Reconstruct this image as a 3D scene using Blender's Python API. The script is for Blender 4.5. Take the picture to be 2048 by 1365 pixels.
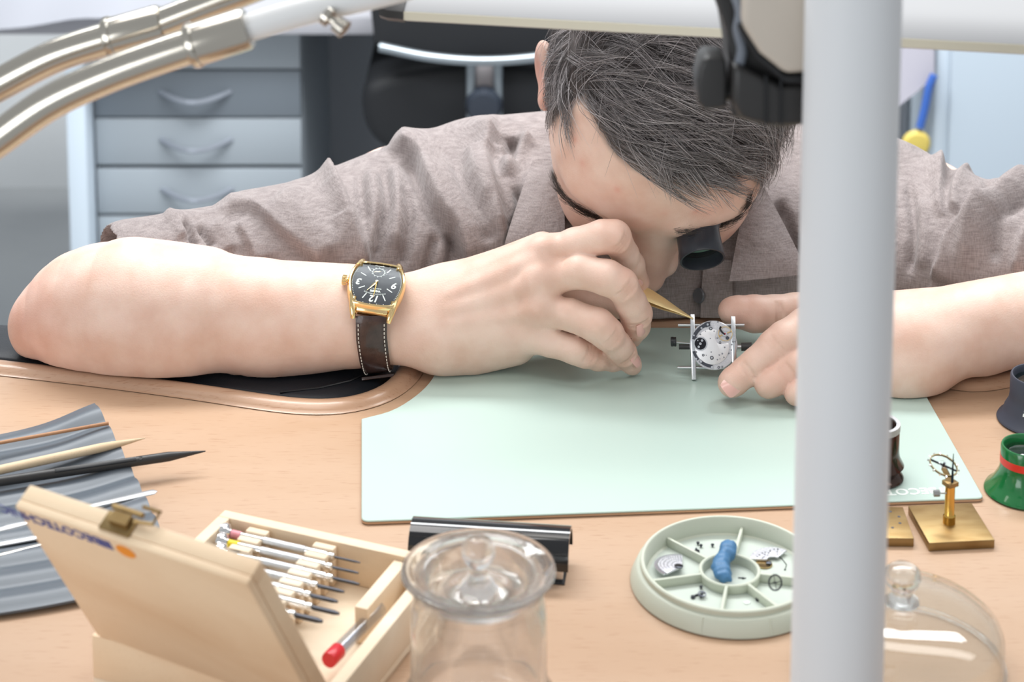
import bpy, bmesh, math, random
import numpy as np
from mathutils import Vector, Matrix

for _o in list(bpy.data.objects):
    bpy.data.objects.remove(_o)
SC = bpy.context.scene
COL = SC.collection
ZB = 1.0                     # bench top above the floor; geometry below is written with z = 0 on the bench top
random.seed(4); RNG = np.random.default_rng(11)

# ------------------------------------------------------------------ camera
FPX, PITCH, Y0, CAMH = 3950.0, math.radians(8.03), -479.0, 0.574
cam = bpy.data.cameras.new('camera'); cam_o = bpy.data.objects.new('camera', cam); COL.objects.link(cam_o)
cam.sensor_width = 36.0; cam.sensor_fit = 'HORIZONTAL'
cam.lens = FPX / 2048 * 36
cam.shift_y = -(682.5 - Y0) / 2048
cam_o.location = (0, 0, ZB + CAMH)
cam_o.rotation_euler = (math.pi / 2 - PITCH, 0, 0)
cam.clip_start = 0.02; cam.clip_end = 30
cam.dof.use_dof = True; cam.dof.focus_distance = 1.265; cam.dof.aperture_fstop = 11
SC.camera = cam_o

# ------------------------------------------------------------------ light
vs = SC.view_settings
vs.view_transform = 'Standard'; vs.look = 'None'; vs.gamma = 1; vs.use_curve_mapping = False
vs.exposure = 0.2
w = bpy.data.worlds.new('room_light'); SC.world = w; w.use_nodes = True
w.node_tree.nodes['Background'].inputs[0].default_value = (0.93, 0.97, 1.0, 1)
w.node_tree.nodes['Background'].inputs[1].default_value = 0.46
def area(name, loc, target, sx, sy, power, col):
    l = bpy.data.lights.new(name, 'AREA'); l.shape = 'RECTANGLE'; l.size = sx; l.size_y = sy; l.energy = power; l.color = col
    o = bpy.data.objects.new(name, l); COL.objects.link(o); o.location = loc
    o.rotation_euler = (Vector(target) - Vector(loc)).to_track_quat('-Z', 'Y').to_euler()
    return o
area('ceiling_panel_light', (-0.35, 1.32, ZB + 1.65), (0.0, 1.2, ZB), 0.9, 0.7, 10.3, (1.0, 0.98, 0.95))
area('window_light', (-1.35, -0.75, ZB + .50), (0.1, 1.2, ZB + .1), 1.3, 0.9, 14, (0.95, 0.98, 1.0))
area('back_fill_light', (0.0, 2.1, ZB + 1.5), (0.0, 3.3, ZB - .6), 2.4, 0.7, 95, (0.97, 0.99, 1.0))  # unseen fill light, added to brighten the drawer fronts and the dark panel

# ------------------------------------------------------------------ pixels to places
def ray(px, py):
    a = (px - 1024) / FPX; b = -(py - Y0) / FPX
    c, s = math.cos(PITCH), math.sin(PITCH)
    return np.array([a, c + b * s, -s + b * c])
def D(px, py, depth):                        # the point of that pixel's direction at a given distance across the room
    d = ray(px, py); t = depth / d[1]
    return np.array([d[0] * t, depth, CAMH + d[2] * t])
def G(px, py, z=0.0):                        # ... at a given height over the bench
    d = ray(px, py); t = (z - CAMH) / d[2]
    return np.array([d[0] * t, d[1] * t, z])
def nrm(v):
    v = np.asarray(v, float); return v / np.linalg.norm(v)

# ------------------------------------------------------------------ materials
def lin(c):
    return tuple((v / 255 / 12.92 if v <= 10 else ((v / 255 + .055) / 1.055) ** 2.4) for v in c) + (1,)
def mat(name, col, rough=.5, metal=0., spec=.5, trans=0., ior=1.45, coat=0., noise=None, bump=None, sheen=0., aniso=0.):
    """col in sRGB 0-255; noise = (scale xyz, second colour, detail, contrast lo, hi); bump = (scale xyz, strength, distance)"""
    m = bpy.data.materials.new(name); m.use_nodes = True; nt = m.node_tree; b = nt.nodes['Principled BSDF']
    b.inputs['Base Color'].default_value = lin(col); b.inputs['Roughness'].default_value = rough
    b.inputs['Metallic'].default_value = metal; b.inputs['Specular IOR Level'].default_value = spec
    b.inputs['Transmission Weight'].default_value = trans; b.inputs['IOR'].default_value = ior
    b.inputs['Coat Weight'].default_value = coat; b.inputs['Sheen Weight'].default_value = sheen
    if aniso: b.inputs['Anisotropic'].default_value = aniso
    tc = nt.nodes.new('ShaderNodeTexCoord')
    def nz(scale, detail):
        mp = nt.nodes.new('ShaderNodeMapping'); mp.inputs['Scale'].default_value = scale
        n = nt.nodes.new('ShaderNodeTexNoise'); n.inputs['Scale'].default_value = 1; n.inputs['Detail'].default_value = detail
        nt.links.new(tc.outputs['Object'], mp.inputs['Vector']); nt.links.new(mp.outputs[0], n.inputs['Vector'])
        return n
    if noise:
        sc, c2, det, lo, hi = noise
        n = nz(sc, det); r = nt.nodes.new('ShaderNodeValToRGB')
        r.color_ramp.elements[0].position = lo; r.color_ramp.elements[1].position = hi
        r.color_ramp.elements[0].color = lin(col); r.color_ramp.elements[1].color = lin(c2)
        nt.links.new(n.outputs['Fac'], r.inputs[0]); nt.links.new(r.outputs[0], b.inputs['Base Color'])
    if bump:
        sc, st, dist = bump
        n = nz(sc, 3); bp = nt.nodes.new('ShaderNodeBump'); bp.inputs['Strength'].default_value = st; bp.inputs['Distance'].default_value = dist
        nt.links.new(n.outputs['Fac'], bp.inputs['Height']); nt.links.new(bp.outputs[0], b.inputs['Normal'])
    return m
def thin_glass(name, tint=(250, 252, 252), refl=.9):
    m = bpy.data.materials.new(name); m.use_nodes = True; nt = m.node_tree; nt.nodes.remove(nt.nodes['Principled BSDF'])
    t = nt.nodes.new('ShaderNodeBsdfTransparent'); t.inputs[0].default_value = lin(tint)
    g = nt.nodes.new('ShaderNodeBsdfGlossy'); g.inputs['Roughness'].default_value = .03; g.inputs[0].default_value = (refl, refl, refl, 1)
    lw = nt.nodes.new('ShaderNodeLayerWeight'); lw.inputs[0].default_value = .5
    pw = nt.nodes.new('ShaderNodeMath'); pw.operation = 'POWER'; pw.inputs[1].default_value = 4.5; nt.links.new(lw.outputs['Facing'], pw.inputs[0])
    f = nt.nodes.new('ShaderNodeMath'); f.operation = 'MULTIPLY_ADD'; f.inputs[1].default_value = .75; f.inputs[2].default_value = .045; nt.links.new(pw.outputs[0], f.inputs[0])
    mx = nt.nodes.new('ShaderNodeMixShader')
    nt.links.new(f.outputs[0], mx.inputs[0]); nt.links.new(t.outputs[0], mx.inputs[1]); nt.links.new(g.outputs[0], mx.inputs[2])
    nt.links.new(mx.outputs[0], nt.nodes['Material Output'].inputs[0])
    return m
def wood(name, c1, c2, c3, scale=1.0, along='X', rough=.38, flecks=True):
    m = bpy.data.materials.new(name); m.use_nodes = True; nt = m.node_tree; b = nt.nodes['Principled BSDF']
    b.inputs['Roughness'].default_value = rough; b.inputs['Specular IOR Level'].default_value = .45
    tc = nt.nodes.new('ShaderNodeTexCoord')
    def nz(sl, sc, det, dist=0):
        mp = nt.nodes.new('ShaderNodeMapping')
        v = [sc, sc, sc]; v['XYZ'.index(along)] = sl
        mp.inputs['Scale'].default_value = [a * scale for a in v]
        n = nt.nodes.new('ShaderNodeTexNoise'); n.inputs['Scale'].default_value = 1; n.inputs['Detail'].default_value = det; n.inputs['Distortion'].default_value = dist
        nt.links.new(tc.outputs['Object'], mp.inputs[0]); nt.links.new(mp.outputs[0], n.inputs['Vector']); return n
    n1 = nz(1.6, 14, 4, .6); r1 = nt.nodes.new('ShaderNodeValToRGB')
    r1.color_ramp.elements[0].position = .35; r1.color_ramp.elements[0].color = lin(c1)
    r1.color_ramp.elements[1].position = .68; r1.color_ramp.elements[1].color = lin(c2)
    nt.links.new(n1.outputs['Fac'], r1.inputs[0])
    n2 = nz(70, 900, 2); r2 = nt.nodes.new('ShaderNodeValToRGB')
    r2.color_ramp.elements[0].position = .60; r2.color_ramp.elements[0].color = (0, 0, 0, 1)
    r2.color_ramp.elements[1].position = .72; r2.color_ramp.elements[1].color = (.55 if flecks else .25,) * 3 + (1,)
    nt.links.new(n2.outputs['Fac'], r2.inputs[0])
    mx = nt.nodes.new('ShaderNodeMix'); mx.data_type = 'RGBA'; mx.inputs['B'].default_value = lin(c3)
    nt.links.new(r2.outputs[0], mx.inputs['Factor']); nt.links.new(r1.outputs[0], mx.inputs['A'])
    nt.links.new(mx.outputs['Result'], b.inputs['Base Color'])
    bp = nt.nodes.new('ShaderNodeBump'); bp.inputs['Strength'].default_value = .12; bp.inputs['Distance'].default_value = .0004
    nt.links.new(n2.outputs['Fac'], bp.inputs['Height']); nt.links.new(bp.outputs[0], b.inputs['Normal'])
    return m

# ------------------------------------------------------------------ objects
WORLD = {}                                   # world offset (bench coordinates) of every object, so that parts can be written in bench coordinates
def tag(o, label=None, cat=None, group=None, kind=None):
    for k, v in (('label', label), ('category', cat), ('group', group), ('kind', kind)):
        if v: o[k] = v
    return o
def thing(name, loc, label, cat, group=None):
    o = bpy.data.objects.new(name, None); COL.objects.link(o); o.empty_display_size = .02
    loc = np.asarray(loc, float); o.location = (loc[0], loc[1], loc[2] + ZB); WORLD[o] = loc
    return tag(o, label, cat, group)
class MB:
    def __init__(s): s.v = []; s.f = []; s.n = 0
    def add(s, v, f):
        v = np.asarray(v, float).reshape(-1, 3); s.v.append(v); s.f += [tuple(int(i) + s.n for i in q) for q in f]; s.n += len(v); return s
    def box(s, c, size, R=None):
        h = np.array(size) / 2; p = np.array([[x, y, z] for z in (-1, 1) for y in (-1, 1) for x in (-1, 1)]) * h
        if R is not None: p = p @ np.asarray(R).T
        return s.add(p + np.asarray(c), [(0, 2, 3, 1), (4, 5, 7, 6), (0, 1, 5, 4), (2, 6, 7, 3), (0, 4, 6, 2), (1, 3, 7, 5)])
    def hexa(s, lo, hi):                     # two matching quads (or rings) of corners
        n = len(lo); f = [tuple(range(n))[::-1], tuple(range(n, 2 * n))]
        f += [(i, (i + 1) % n, n + (i + 1) % n, n + i) for i in range(n)]
        return s.add(list(lo) + list(hi), f)
    def prism(s, poly, z0, z1):
        return s.hexa([(p[0], p[1], z0) for p in poly], [(p[0], p[1], z1) for p in poly])
    def tube(s, path, r, n=12, caps=True, up=None):
        path = np.asarray(path, float); m = len(path); r = np.broadcast_to(np.asarray(r, float), (m,))
        t = np.gradient(path, axis=0); t /= np.linalg.norm(t, axis=1)[:, None] + 1e-12
        u = np.cross(t[0], [0, 0, 1.0] if up is None else up)
        if np.linalg.norm(u) < 1e-4: u = np.cross(t[0], [1.0, 0, 0])
        u = nrm(u); a = np.linspace(0, 2 * math.pi, n, endpoint=False); vs_ = []
        for i in range(m):
            u = nrm(u - t[i] * np.dot(u, t[i])); w_ = np.cross(t[i], u)
            vs_.append(path[i] + r[i] * (np.cos(a)[:, None] * u + np.sin(a)[:, None] * w_))
        f = [(i * n + j, i * n + (j + 1) % n, (i + 1) * n + (j + 1) % n, (i + 1) * n + j) for i in range(m - 1) for j in range(n)]
        if caps: f += [tuple(range(n))[::-1], tuple(range((m - 1) * n, m * n))]
        return s.add(np.concatenate(vs_), f)
    def lathe(s, prof, c=(0, 0, 0), R=None, n=40, closed=False):
        """prof = [(radius, height)]; ends at radius 0 are closed by a fan"""
        R = np.eye(3) if R is None else np.asarray(R); c = np.asarray(c, float)
        a = np.linspace(0, 2 * math.pi, n, endpoint=False); v = []; f = []; rows = []
        for r, z in prof:
            if r < 1e-9: rows.append([len(v)]); v.append((0, 0, z))
            else: rows.append(list(range(len(v), len(v) + n))); v += [(r * math.cos(k), r * math.sin(k), z) for k in a]
        prs = list(zip(rows, rows[1:])) + ([(rows[-1], rows[0])] if closed else [])
        for p, q in prs:
            for j in range(n):
                k = (j + 1) % n
                if len(p) == 1 and len(q) == 1: break
                if len(p) == 1: f.append((p[0], q[k], q[j]))
                elif len(q) == 1: f.append((p[j], p[k], q[0]))
                else: f.append((p[j], p[k], q[k], q[j]))
        return s.add(np.array(v) @ R.T + c, f)
    def grid(s, P):                          # P: (a, b, 3) array of points
        P = np.asarray(P); a, b = P.shape[:2]
        return s.add(P.reshape(-1, 3), [(i * b + j, i * b + j + 1, (i + 1) * b + j + 1, (i + 1) * b + j) for i in range(a - 1) for j in range(b - 1)])
    def sheet(s, P, th):                     # grid with thickness th along its own normal
        P = np.asarray(P, float); a, b = P.shape[:2]
        N = np.cross(np.gradient(P, axis=0), np.gradient(P, axis=1)); N /= np.linalg.norm(N, axis=2)[..., None] + 1e-12
        Q = P + N * th; n = a * b
        f = [(i * b + j, i * b + j + 1, (i + 1) * b + j + 1, (i + 1) * b + j) for i in range(a - 1) for j in range(b - 1)]
        f = [q[::-1] for q in f] + [tuple(k + n for k in q) for q in f]
        rim = [j for j in range(b)] + [i * b + b - 1 for i in range(1, a)] + [(a - 1) * b + j for j in range(b - 2, -1, -1)] + [i * b for i in range(a - 2, 0, -1)]
        f += [(rim[k], rim[(k + 1) % len(rim)], rim[(k + 1) % len(rim)] + n, rim[k] + n) for k in range(len(rim))]
        return s.add(np.concatenate([P.reshape(-1, 3), Q.reshape(-1, 3)]), f)
    def build(s, name, m, parent=None, bevel=0, seg=2, smooth=35, fix=True):
        v = np.concatenate(s.v)
        if parent is not None: off = WORLD[parent]
        else: off = (v.min(0) + v.max(0)) / 2; off[2] = v[:, 2].min()
        me = bpy.data.meshes.new(name); me.from_pydata((v - off).tolist(), [], s.f)
        if fix or bevel:
            bm = bmesh.new(); bm.from_mesh(me)
            if fix: bmesh.ops.recalc_face_normals(bm, faces=bm.faces)
            if bevel:
                es = [e for e in bm.edges if len(e.link_faces) == 2 and e.calc_face_angle(0) > .5]
                bmesh.ops.bevel(bm, geom=es, offset=bevel, segments=seg, profile=.5, affect='EDGES', clamp_overlap=True)
            bm.to_mesh(me); bm.free()
        if smooth:
            me.shade_smooth(); me.set_sharp_from_angle(angle=math.radians(smooth))
        me.materials.append(m)
        return link(name, me, parent, off)
def link(name, me, parent=None, off=(0, 0, 0)):
    o = bpy.data.objects.new(name, me); COL.objects.link(o)
    if parent is not None: o.parent = parent; WORLD[o] = WORLD[parent]
    else: o.location = (off[0], off[1], off[2] + ZB); WORLD[o] = np.asarray(off, float)
    return o
def struct(o): o['kind'] = 'structure'; return o
def frame(ex, ey):                           # rotation with columns ex, ey', ez
    ex = nrm(ex); ez = nrm(np.cross(ex, ey)); return np.stack([ex, np.cross(ez, ex), ez], 1)
def axis_frame(z):                           # rotation whose z column is the given axis
    z = nrm(z); a = np.array([0, 0, 1.]) if abs(z[2]) < .9 else np.array([1., 0, 0])
    x = nrm(np.cross(a, z)); return np.stack([x, np.cross(z, x), z], 1)
def Rz(a):
    c, s = math.cos(a), math.sin(a); return np.array([[c, -s, 0], [s, c, 0], [0, 0, 1]])
def spline(pts, n=10, closed=False):
    P = np.asarray(pts, float); m = len(P); out = []
    rng = range(m if closed else m - 1)
    for i in rng:
        p1, p2 = P[i], P[(i + 1) % m]
        p0 = P[i - 1] if (closed or i > 0) else 2 * p1 - p2
        p3 = P[(i + 2) % m] if (closed or i + 2 < m) else 2 * p2 - p1
        for k in range(n):
            t = k / n; out.append(.5 * (2 * p1 + (p2 - p0) * t + (2 * p0 - 5 * p1 + 4 * p2 - p3) * t ** 2 + (3 * p1 - p0 - 3 * p2 + p3) * t ** 3))
    if not closed: out.append(P[-1])
    return np.array(out)
def text_mb(s, size, org, ex, ey, mb=None, depth=.0001, bold=0, align='LEFT', bend=None):
    """lettering as thin raised geometry; ex = reading direction, ey = up of the letters"""
    c = bpy.data.curves.new('lettering', 'FONT'); c.body = s; c.size = size; c.align_x = align; c.extrude = depth; c.offset = bold; c.resolution_u = 3
    o = bpy.data.objects.new('lettering', c); COL.objects.link(o)
    me = bpy.data.meshes.new_from_object(o.evaluated_get(bpy.context.evaluated_depsgraph_get()))
    bpy.data.objects.remove(o); bpy.data.curves.remove(c)
    v = np.zeros(len(me.vertices) * 3); me.vertices.foreach_get('co', v); v = v.reshape(-1, 3)
    R = frame(ex, ey); fs = [tuple(p.vertices) for p in me.polygons]; bpy.data.meshes.remove(me)
    mb = mb or MB()
    p = v @ R.T + np.asarray(org)
    if bend is not None: p = bend(v)
    return mb.add(p, fs)
def De(px, py, d):                           # pixel + distance, in the scale the photograph was measured with
    return D(px, py, d * .957)
# ------------------------------------------------------------------ shared materials
M = {}
M['beech'] = wood('beech', (190, 160, 135), (179, 146, 118), (155, 116, 87), 1.0, 'X', .36)
M['beech_rim'] = wood('beech_rim', (190, 157, 133), (178, 142, 115), (150, 106, 78), 1.0, 'X', .28)
M['box_wood'] = wood('box_wood', (237, 212, 180), (224, 193, 158), (205, 172, 132), 1.6, 'X', .5, False)
M['pale_wood'] = wood('pale_wood', (238, 221, 198), (228, 206, 178), (214, 186, 152), 1.6, 'X', .6, False)
M['mat_green'] = mat('mat_green', (183, 202, 194), .28, spec=.4, bump=((600, 600, 600), .06, .0003))
M['black_pad'] = mat('black_pad', (34, 37, 43), .5, spec=.35, bump=((900, 900, 900), .25, .0005))
M['black_plastic'] = mat('black_plastic', (30, 31, 34), .35, spec=.5)
M['black_satin'] = mat('black_satin', (48, 47, 47), .4, spec=.5, bump=((1500, 1500, 1500), .1, .0002))
M['chrome'] = mat('chrome', (232, 232, 232), .12, metal=1)
M['nickel'] = mat('nickel', (196, 190, 180), .2, metal=1)
M['steel'] = mat('steel', (205, 207, 210), .28, metal=1)
M['brushed'] = mat('brushed', (190, 192, 195), .4, metal=1, bump=((40, 2500, 2500), .2, .0002))
M['gold'] = mat('gold', (250, 218, 160), .16, metal=1)
M['brass'] = mat('brass', (160, 136, 95), .46, metal=1, noise=((60, 200, 60), (146, 120, 80), 3, .4, .7))
M['brass_bright'] = mat('brass_bright', (222, 176, 92), .22, metal=1)
M['dark_steel'] = mat('dark_steel', (70, 72, 78), .3, metal=1)
M['white_print'] = mat('white_print', (240, 246, 242), .6)
M['glass'] = mat('glass', (255, 255, 255), .0, trans=1, ior=1.47)
def soften(m):                               # solid glass that also lets some light straight through and scatters a little white
    nt = m.node_tree; p = nt.nodes['Principled BSDF']; out = nt.nodes['Material Output']
    t = nt.nodes.new('ShaderNodeBsdfTransparent'); t.inputs[0].default_value = (.97, .98, .98, 1); d = nt.nodes.new('ShaderNodeBsdfTranslucent'); d.inputs[0].default_value = (.95, .97, 1, 1)
    a = nt.nodes.new('ShaderNodeMixShader'); a.inputs[0].default_value = .24; b = nt.nodes.new('ShaderNodeMixShader'); b.inputs[0].default_value = .012
    nt.links.new(p.outputs[0], a.inputs[1]); nt.links.new(t.outputs[0], a.inputs[2]); nt.links.new(a.outputs[0], b.inputs[1]); nt.links.new(d.outputs[0], b.inputs[2]); nt.links.new(b.outputs[0], out.inputs[0])
soften(M['glass'])
M['frosted'] = mat('frosted', (250, 250, 250), .35, trans=1, ior=1.4)
M['lens'] = thin_glass('lens', (225, 240, 236))
M['thin_glass'] = thin_glass('thin_glass')
M['aluminium'] = mat('aluminium', (190, 193, 196), .42, spec=.5)

# ------------------------------------------------------------------ setting
FZ = -ZB
mb = MB(); mb.box((0.2, 2.4, FZ - .02), (6.4, 5.2, .04))
struct(tag(mb.build('floor', mat('floor_grey', (176, 179, 181), .5, noise=((3, 3, 3), (166, 169, 172), 4, .4, .6))), 'plain grey workshop floor behind the bench', 'floor'))
mb = MB(); mb.box((0.2, 4.3, FZ + 1.2), (6.4, .06, 2.4))
struct(tag(mb.build('wall_back', mat('wall_grey', (205, 208, 210), .7)), 'flat grey wall at the back of the workshop', 'wall'))

# ------------------------------------------------------------------ workbench
EDGE_L = [(-420, 690), (-200, 704), (0, 727), (200, 750), (400, 776), (540, 797), (620, 806), (690, 804), (745, 788), (785, 758), (803, 725), (812, 690), (835, 662), (880, 645)]
EDGE_R = [(1800, 645), (1842, 662), (1866, 690), (1874, 722), (1890, 752), (1920, 765), (1975, 757), (2048, 742), (2250, 715), (2500, 690)]
edge = np.concatenate([spline([G(*p)[:2] for p in EDGE_L], 8), np.linspace(G(900, 640)[:2], G(1780, 640)[:2], 12), spline([G(*p)[:2] for p in EDGE_R], 8)])
def resample(P, step):
    d = np.r_[0, np.cumsum(np.linalg.norm(np.diff(P, axis=0), axis=1))]; t = np.linspace(0, d[-1], int(d[-1] / step))
    return np.stack([np.interp(t, d, P[:, k]) for k in range(P.shape[1])], 1)
edge = resample(edge, .006)
for _ in range(6): edge[1:-1] = (edge[:-2] + 2 * edge[1:-1] + edge[2:]) / 4
tg = np.gradient(edge, axis=0); tg /= np.linalg.norm(tg, axis=1)[:, None]
inw = np.stack([tg[:, 1], -tg[:, 0]], 1)                              # towards the camera side
bench = thing('workbench', (0, .8, -.04), 'beech workbench with a raised rounded rim along its scooped edge', 'workbench')
mb = MB(); poly = [tuple(p) for p in edge + inw * .004] + [(edge[-1][0], .62), (edge[0][0], .62)]
mb.prism(poly, -.03, 0.0)
mb.build('bench_top', M['beech'], bench)
prof = [(0.0, -.030), (-.001, -.010), (-.0005, -.001), (.001, .0022), (.0035, .0042), (.0065, .0048), (.010, .0046), (.0125, .0036), (.0145, .0020), (.0158, .0008), (.0175, .0005)]
P = np.array([[np.r_[edge[i] + inw[i] * o, h] for o, h in prof] for i in range(len(edge))])
MB().grid(P).build('edge_rim', M['beech_rim'], bench, smooth=60)
for x in (edge[0][0] + .05, edge[-1][0] - .05):
    for y in (.68, 1.0):
        MB().box((x, y, -.515), (.05, .05, .97)).build('leg', M['beech_rim'], bench, bevel=.003)

def pad(name, pts, label, seam):
    pts = spline([G(*p) for p in pts], 6, True)
    c = pts.mean(0); rings = []
    for k, z in ((1.0, -.045), (1.0, -.014), (.995, -.007), (.975, -.003), (.94, -.0008), (.88, 0.0), (.5, .0015)):
        r = c + (pts - c) * k; r[:, 2] = z; rings.append(r)
    n = len(pts); mb = MB()
    f = [(i * n + j, i * n + (j + 1) % n, (i + 1) * n + (j + 1) % n, (i + 1) * n + j) for i in range(len(rings) - 1) for j in range(n)]
    f += [tuple(range(n))[::-1], tuple(range((len(rings) - 1) * n, len(rings) * n))]
    mb.add(np.concatenate(rings), f)
    th = thing(name, (c[0], c[1], -.045), label, 'arm pad', 'black arm pads beside the bench tongue')
    mb.build('cushion', M['black_pad'], th, smooth=70)
    MB().tube(np.array([G(*p, .0006) for p in seam]) , .0007, 6).build('seam', M['black_plastic'], th)
    pl = pts.copy(); lo = c + (pl - c) * .9; lo2 = lo.copy(); lo[:, 2] = -.075; lo2[:, 2] = -.0445
    MB().hexa(lo, lo2).build('support_plate', M['black_plastic'], th)
pad('arm_pad', [(-400, 640), (-200, 636), (0, 645), (300, 655), (600, 660), (760, 672), (796, 700), (794, 728), (770, 757), (735, 778), (680, 795), (610, 797), (520, 787), (380, 766), (190, 740), (0, 718), (-250, 690)],
    'black leather arm pad set into the bench edge under the watch arm', [(560, 785), (640, 776), (700, 762), (745, 742), (770, 715)])
pad('arm_pad', [(1880, 690), (1882, 725), (1900, 750), (1930, 757), (1980, 749), (2060, 732), (2300, 700), (2460, 670), (2300, 645), (2000, 650), (1900, 665)],
    'black leather arm pad beyond the dark blue loupe', [(1905, 740), (1950, 735), (2060, 715)])

# ------------------------------------------------------------------ green mat
back = np.concatenate([resample(spline([G(*p)[:2] for p in ((723, 846), (790, 826), (850, 783), (880, 735), (890, 690), (905, 664))], 8), .006),
                       np.linspace(G(930, 655)[:2], G(1770, 648)[:2], 8),
                       resample(spline([G(*p)[:2] for p in ((1786, 664), (1796, 700), (1806, 760), (1822, 790), (1852, 799))], 8), .006)])
for k_, p_ in enumerate(back):                                         # stay clear of the bench rim
    dd_ = np.linalg.norm(edge - p_, axis=1); n_ = dd_.argmin(); gap_ = (p_ - edge[n_]) @ inw[n_]
    if gap_ < .0185 and dd_[n_] < .03: back[k_] = p_ + inw[n_] * (.0185 - gap_)
fr_, fl_ = G(1968, 1005)[:2], G(723, 1052)[:2]
def corner(p, a, b, r, n=6):
    ua, ub = nrm(a - p), nrm(b - p); q = [p + ua * r, p, p + ub * r]
    return [tuple((1 - t) ** 2 * q[0] + 2 * t * (1 - t) * q[1] + t * t * q[2]) for t in np.linspace(0, 1, n)]
mpoly = [tuple(p) for p in back] + corner(fr_, back[-1], fl_, .004) + corner(fl_, fr_, back[0], .005)
gm = thing('bench_mat', (.09, 1.15, 0), 'pale green rubber bench mat with cut corners under the hands', 'mat')
MB().prism(mpoly, .0005, .0016).build('backing', mat('mat_backing', (205, 170, 140), .6), gm)
MB().prism(mpoly, .0016, .0026).build('surface', M['mat_green'], gm, bevel=.0004, seg=1)
ex = nrm(np.r_[fl_ - fr_, 0]); ey = nrm(np.cross([0, 0, 1.], ex))
o_ = G(1872, 976, .0027)
mb = text_mb('BECOTECHNIC', .0095, o_, ex, ey, depth=.00008, bold=.0002)
lo = o_ - ex * .0085
for k in range(3): mb.box(lo + ex * (.0012 + .0024 * k) + ey * .0035, (.0016, .0068, .00016), frame(ex, ey))
mb.build('printed_lettering', M['white_print'], gm, smooth=0, fix=False)
mt = .0026                                                            # top of the mat
# ================================================================== screwdriver box
ang = math.radians(-22); e1 = np.array([math.cos(ang), math.sin(ang), 0]); e2 = np.array([-e1[1], e1[0], 0]); e3 = np.array([0, 0, 1.])
RB = np.stack([e1, e2, e3], 1); BL_, BW, BH, WT = .130, .126, .026, .0068; LW = .104
BLc = G(450, 1020, BH); B0 = BLc - e2 * BW; B0[2] = 0                    # near-left corner on the bench
def bp(u, v, z): return B0 + e1 * u + e2 * v + e3 * z
box = thing('screwdriver_box', bp(BL_ / 2, BW / 2, 0), 'open wooden box of screwdrivers with its lid tipped back towards the jar', 'box')
def bbox_(name, u0, u1, v0, v1, z0, z1, m, parent=box, bev=.0006):
    return MB().box(bp((u0 + u1) / 2, (v0 + v1) / 2, (z0 + z1) / 2), (u1 - u0, v1 - v0, z1 - z0), RB).build(name, m, parent, bevel=bev)
bbox_('bottom_board', 0, BL_, 0, BW, .0003, .004, M['pale_wood'])
bbox_('side_wall', 0, BL_, BW - WT, BW, .004, BH, M['pale_wood'])
bbox_('side_wall', 0, BL_, 0, WT, .004, BH, M['box_wood'])
bbox_('end_wall', 0, WT, WT, BW - WT, .004, BH, M['pale_wood'])
bbox_('end_wall', BL_ - WT, BL_, WT, BW - WT, .004, BH, M['pale_wood'])
bbox_('divider', .1040, .1112, .073, BW - WT, .004, .0235, M['pale_wood'])
pitch = .0091; rows = [.1112 - pitch * k for k in range(7)]
for k, v in enumerate(rows):
    for u in (.0195, .0590):
        bbox_('rack_block', u, u + .0125, v + .0021, v + .0068, .004, .0248, M['pale_wood'], bev=.0008)
    if k == 0: pass
# lid, hinged along the near wall and leaning towards the camera
phi = math.radians(119.5); LT = .0118
dl = e3 * math.sin(phi) + e2 * math.cos(phi); nl = np.cross(e1, dl)      # nl points away from the camera, into the lid
f1 = np.array([math.cos(ang - .13), math.sin(ang - .13), 0]); f2 = np.array([-f1[1], f1[0], 0])       # the loose hinge lets the lid swing a little
dl = e3 * math.sin(phi) + f2 * math.cos(phi); nl = np.cross(f1, dl)
RL = np.stack([f1, dl, nl], 1); H0 = bp(.003, 0.0, BH + .0006)
def lp(u, v, w_): return H0 + f1 * u + dl * v + nl * w_
nl_s = 1 if nl[1] > 0 else -1
lid = MB()
if nl_s < 0: nl = -nl; RL = np.stack([f1, dl, nl], 1)
def lbox(u0, u1, v0, v1, w0, w1, name, m, par, bev=.0008):
    return MB().box(lp((u0 + u1) / 2, (v0 + v1) / 2, (w0 + w1) / 2), (u1 - u0, v1 - v0, w1 - w0), RL).build(name, m, par, bevel=bev)
lid = lbox(0, BL_, 0, LW, 0, .004, 'lid', M['box_wood'], box)
for a in ((0, BL_, LW - WT, LW), (0, BL_, 0, WT), (0, WT, WT, LW - WT), (BL_ - WT, BL_, WT, LW - WT)):
    lbox(*a, .004, LT, 'lid_wall', M['box_wood'], lid)
ln = MB(); lbox(WT, BL_ - WT, WT, LW - WT, .004, .0048, 'lid_lining', M['pale_wood'], lid)
# printing along the free edge: upside down from here
blue = mat('blue_print', (72, 84, 150), .6); orange = mat('orange_sticker', (240, 150, 44), .6)
tx = text_mb('BECOTECHNIC', .0088, lp(.048, LW - .0030, -.0002), -f1, -dl, depth=.00008, bold=.0002)
for k in range(3): tx.box(lp(.0485 + .0022 * k, LW - .0066, -.0001), (.0016, .0062, .0003), RL)
tx.build('printed_lettering', blue, lid, smooth=0, fix=False)
st = [lp(.0615 + .0042 * math.cos(a) * 1.25, LW - .0072 + .0042 * math.sin(a), -.0001) for a in np.linspace(0, 2 * math.pi, 24, endpoint=False)]
MB().hexa(st, [p - nl * .0002 for p in st]).build('orange_sticker', orange, lid)
cl = MB(); cl.box(lp(.056, LW + .0006, .007), (.017, .0012, .009), RL); cl.build('clasp', M['brass'], lid, bevel=.0004)
cl = MB(); cl.box(lp(.0575, LW + .0028, .008), (.010, .0034, .0052), RL); cl.tube([lp(.050, LW + .0035, .0125), lp(.067, LW + .0035, .0125)], .0013, 8)
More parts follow.
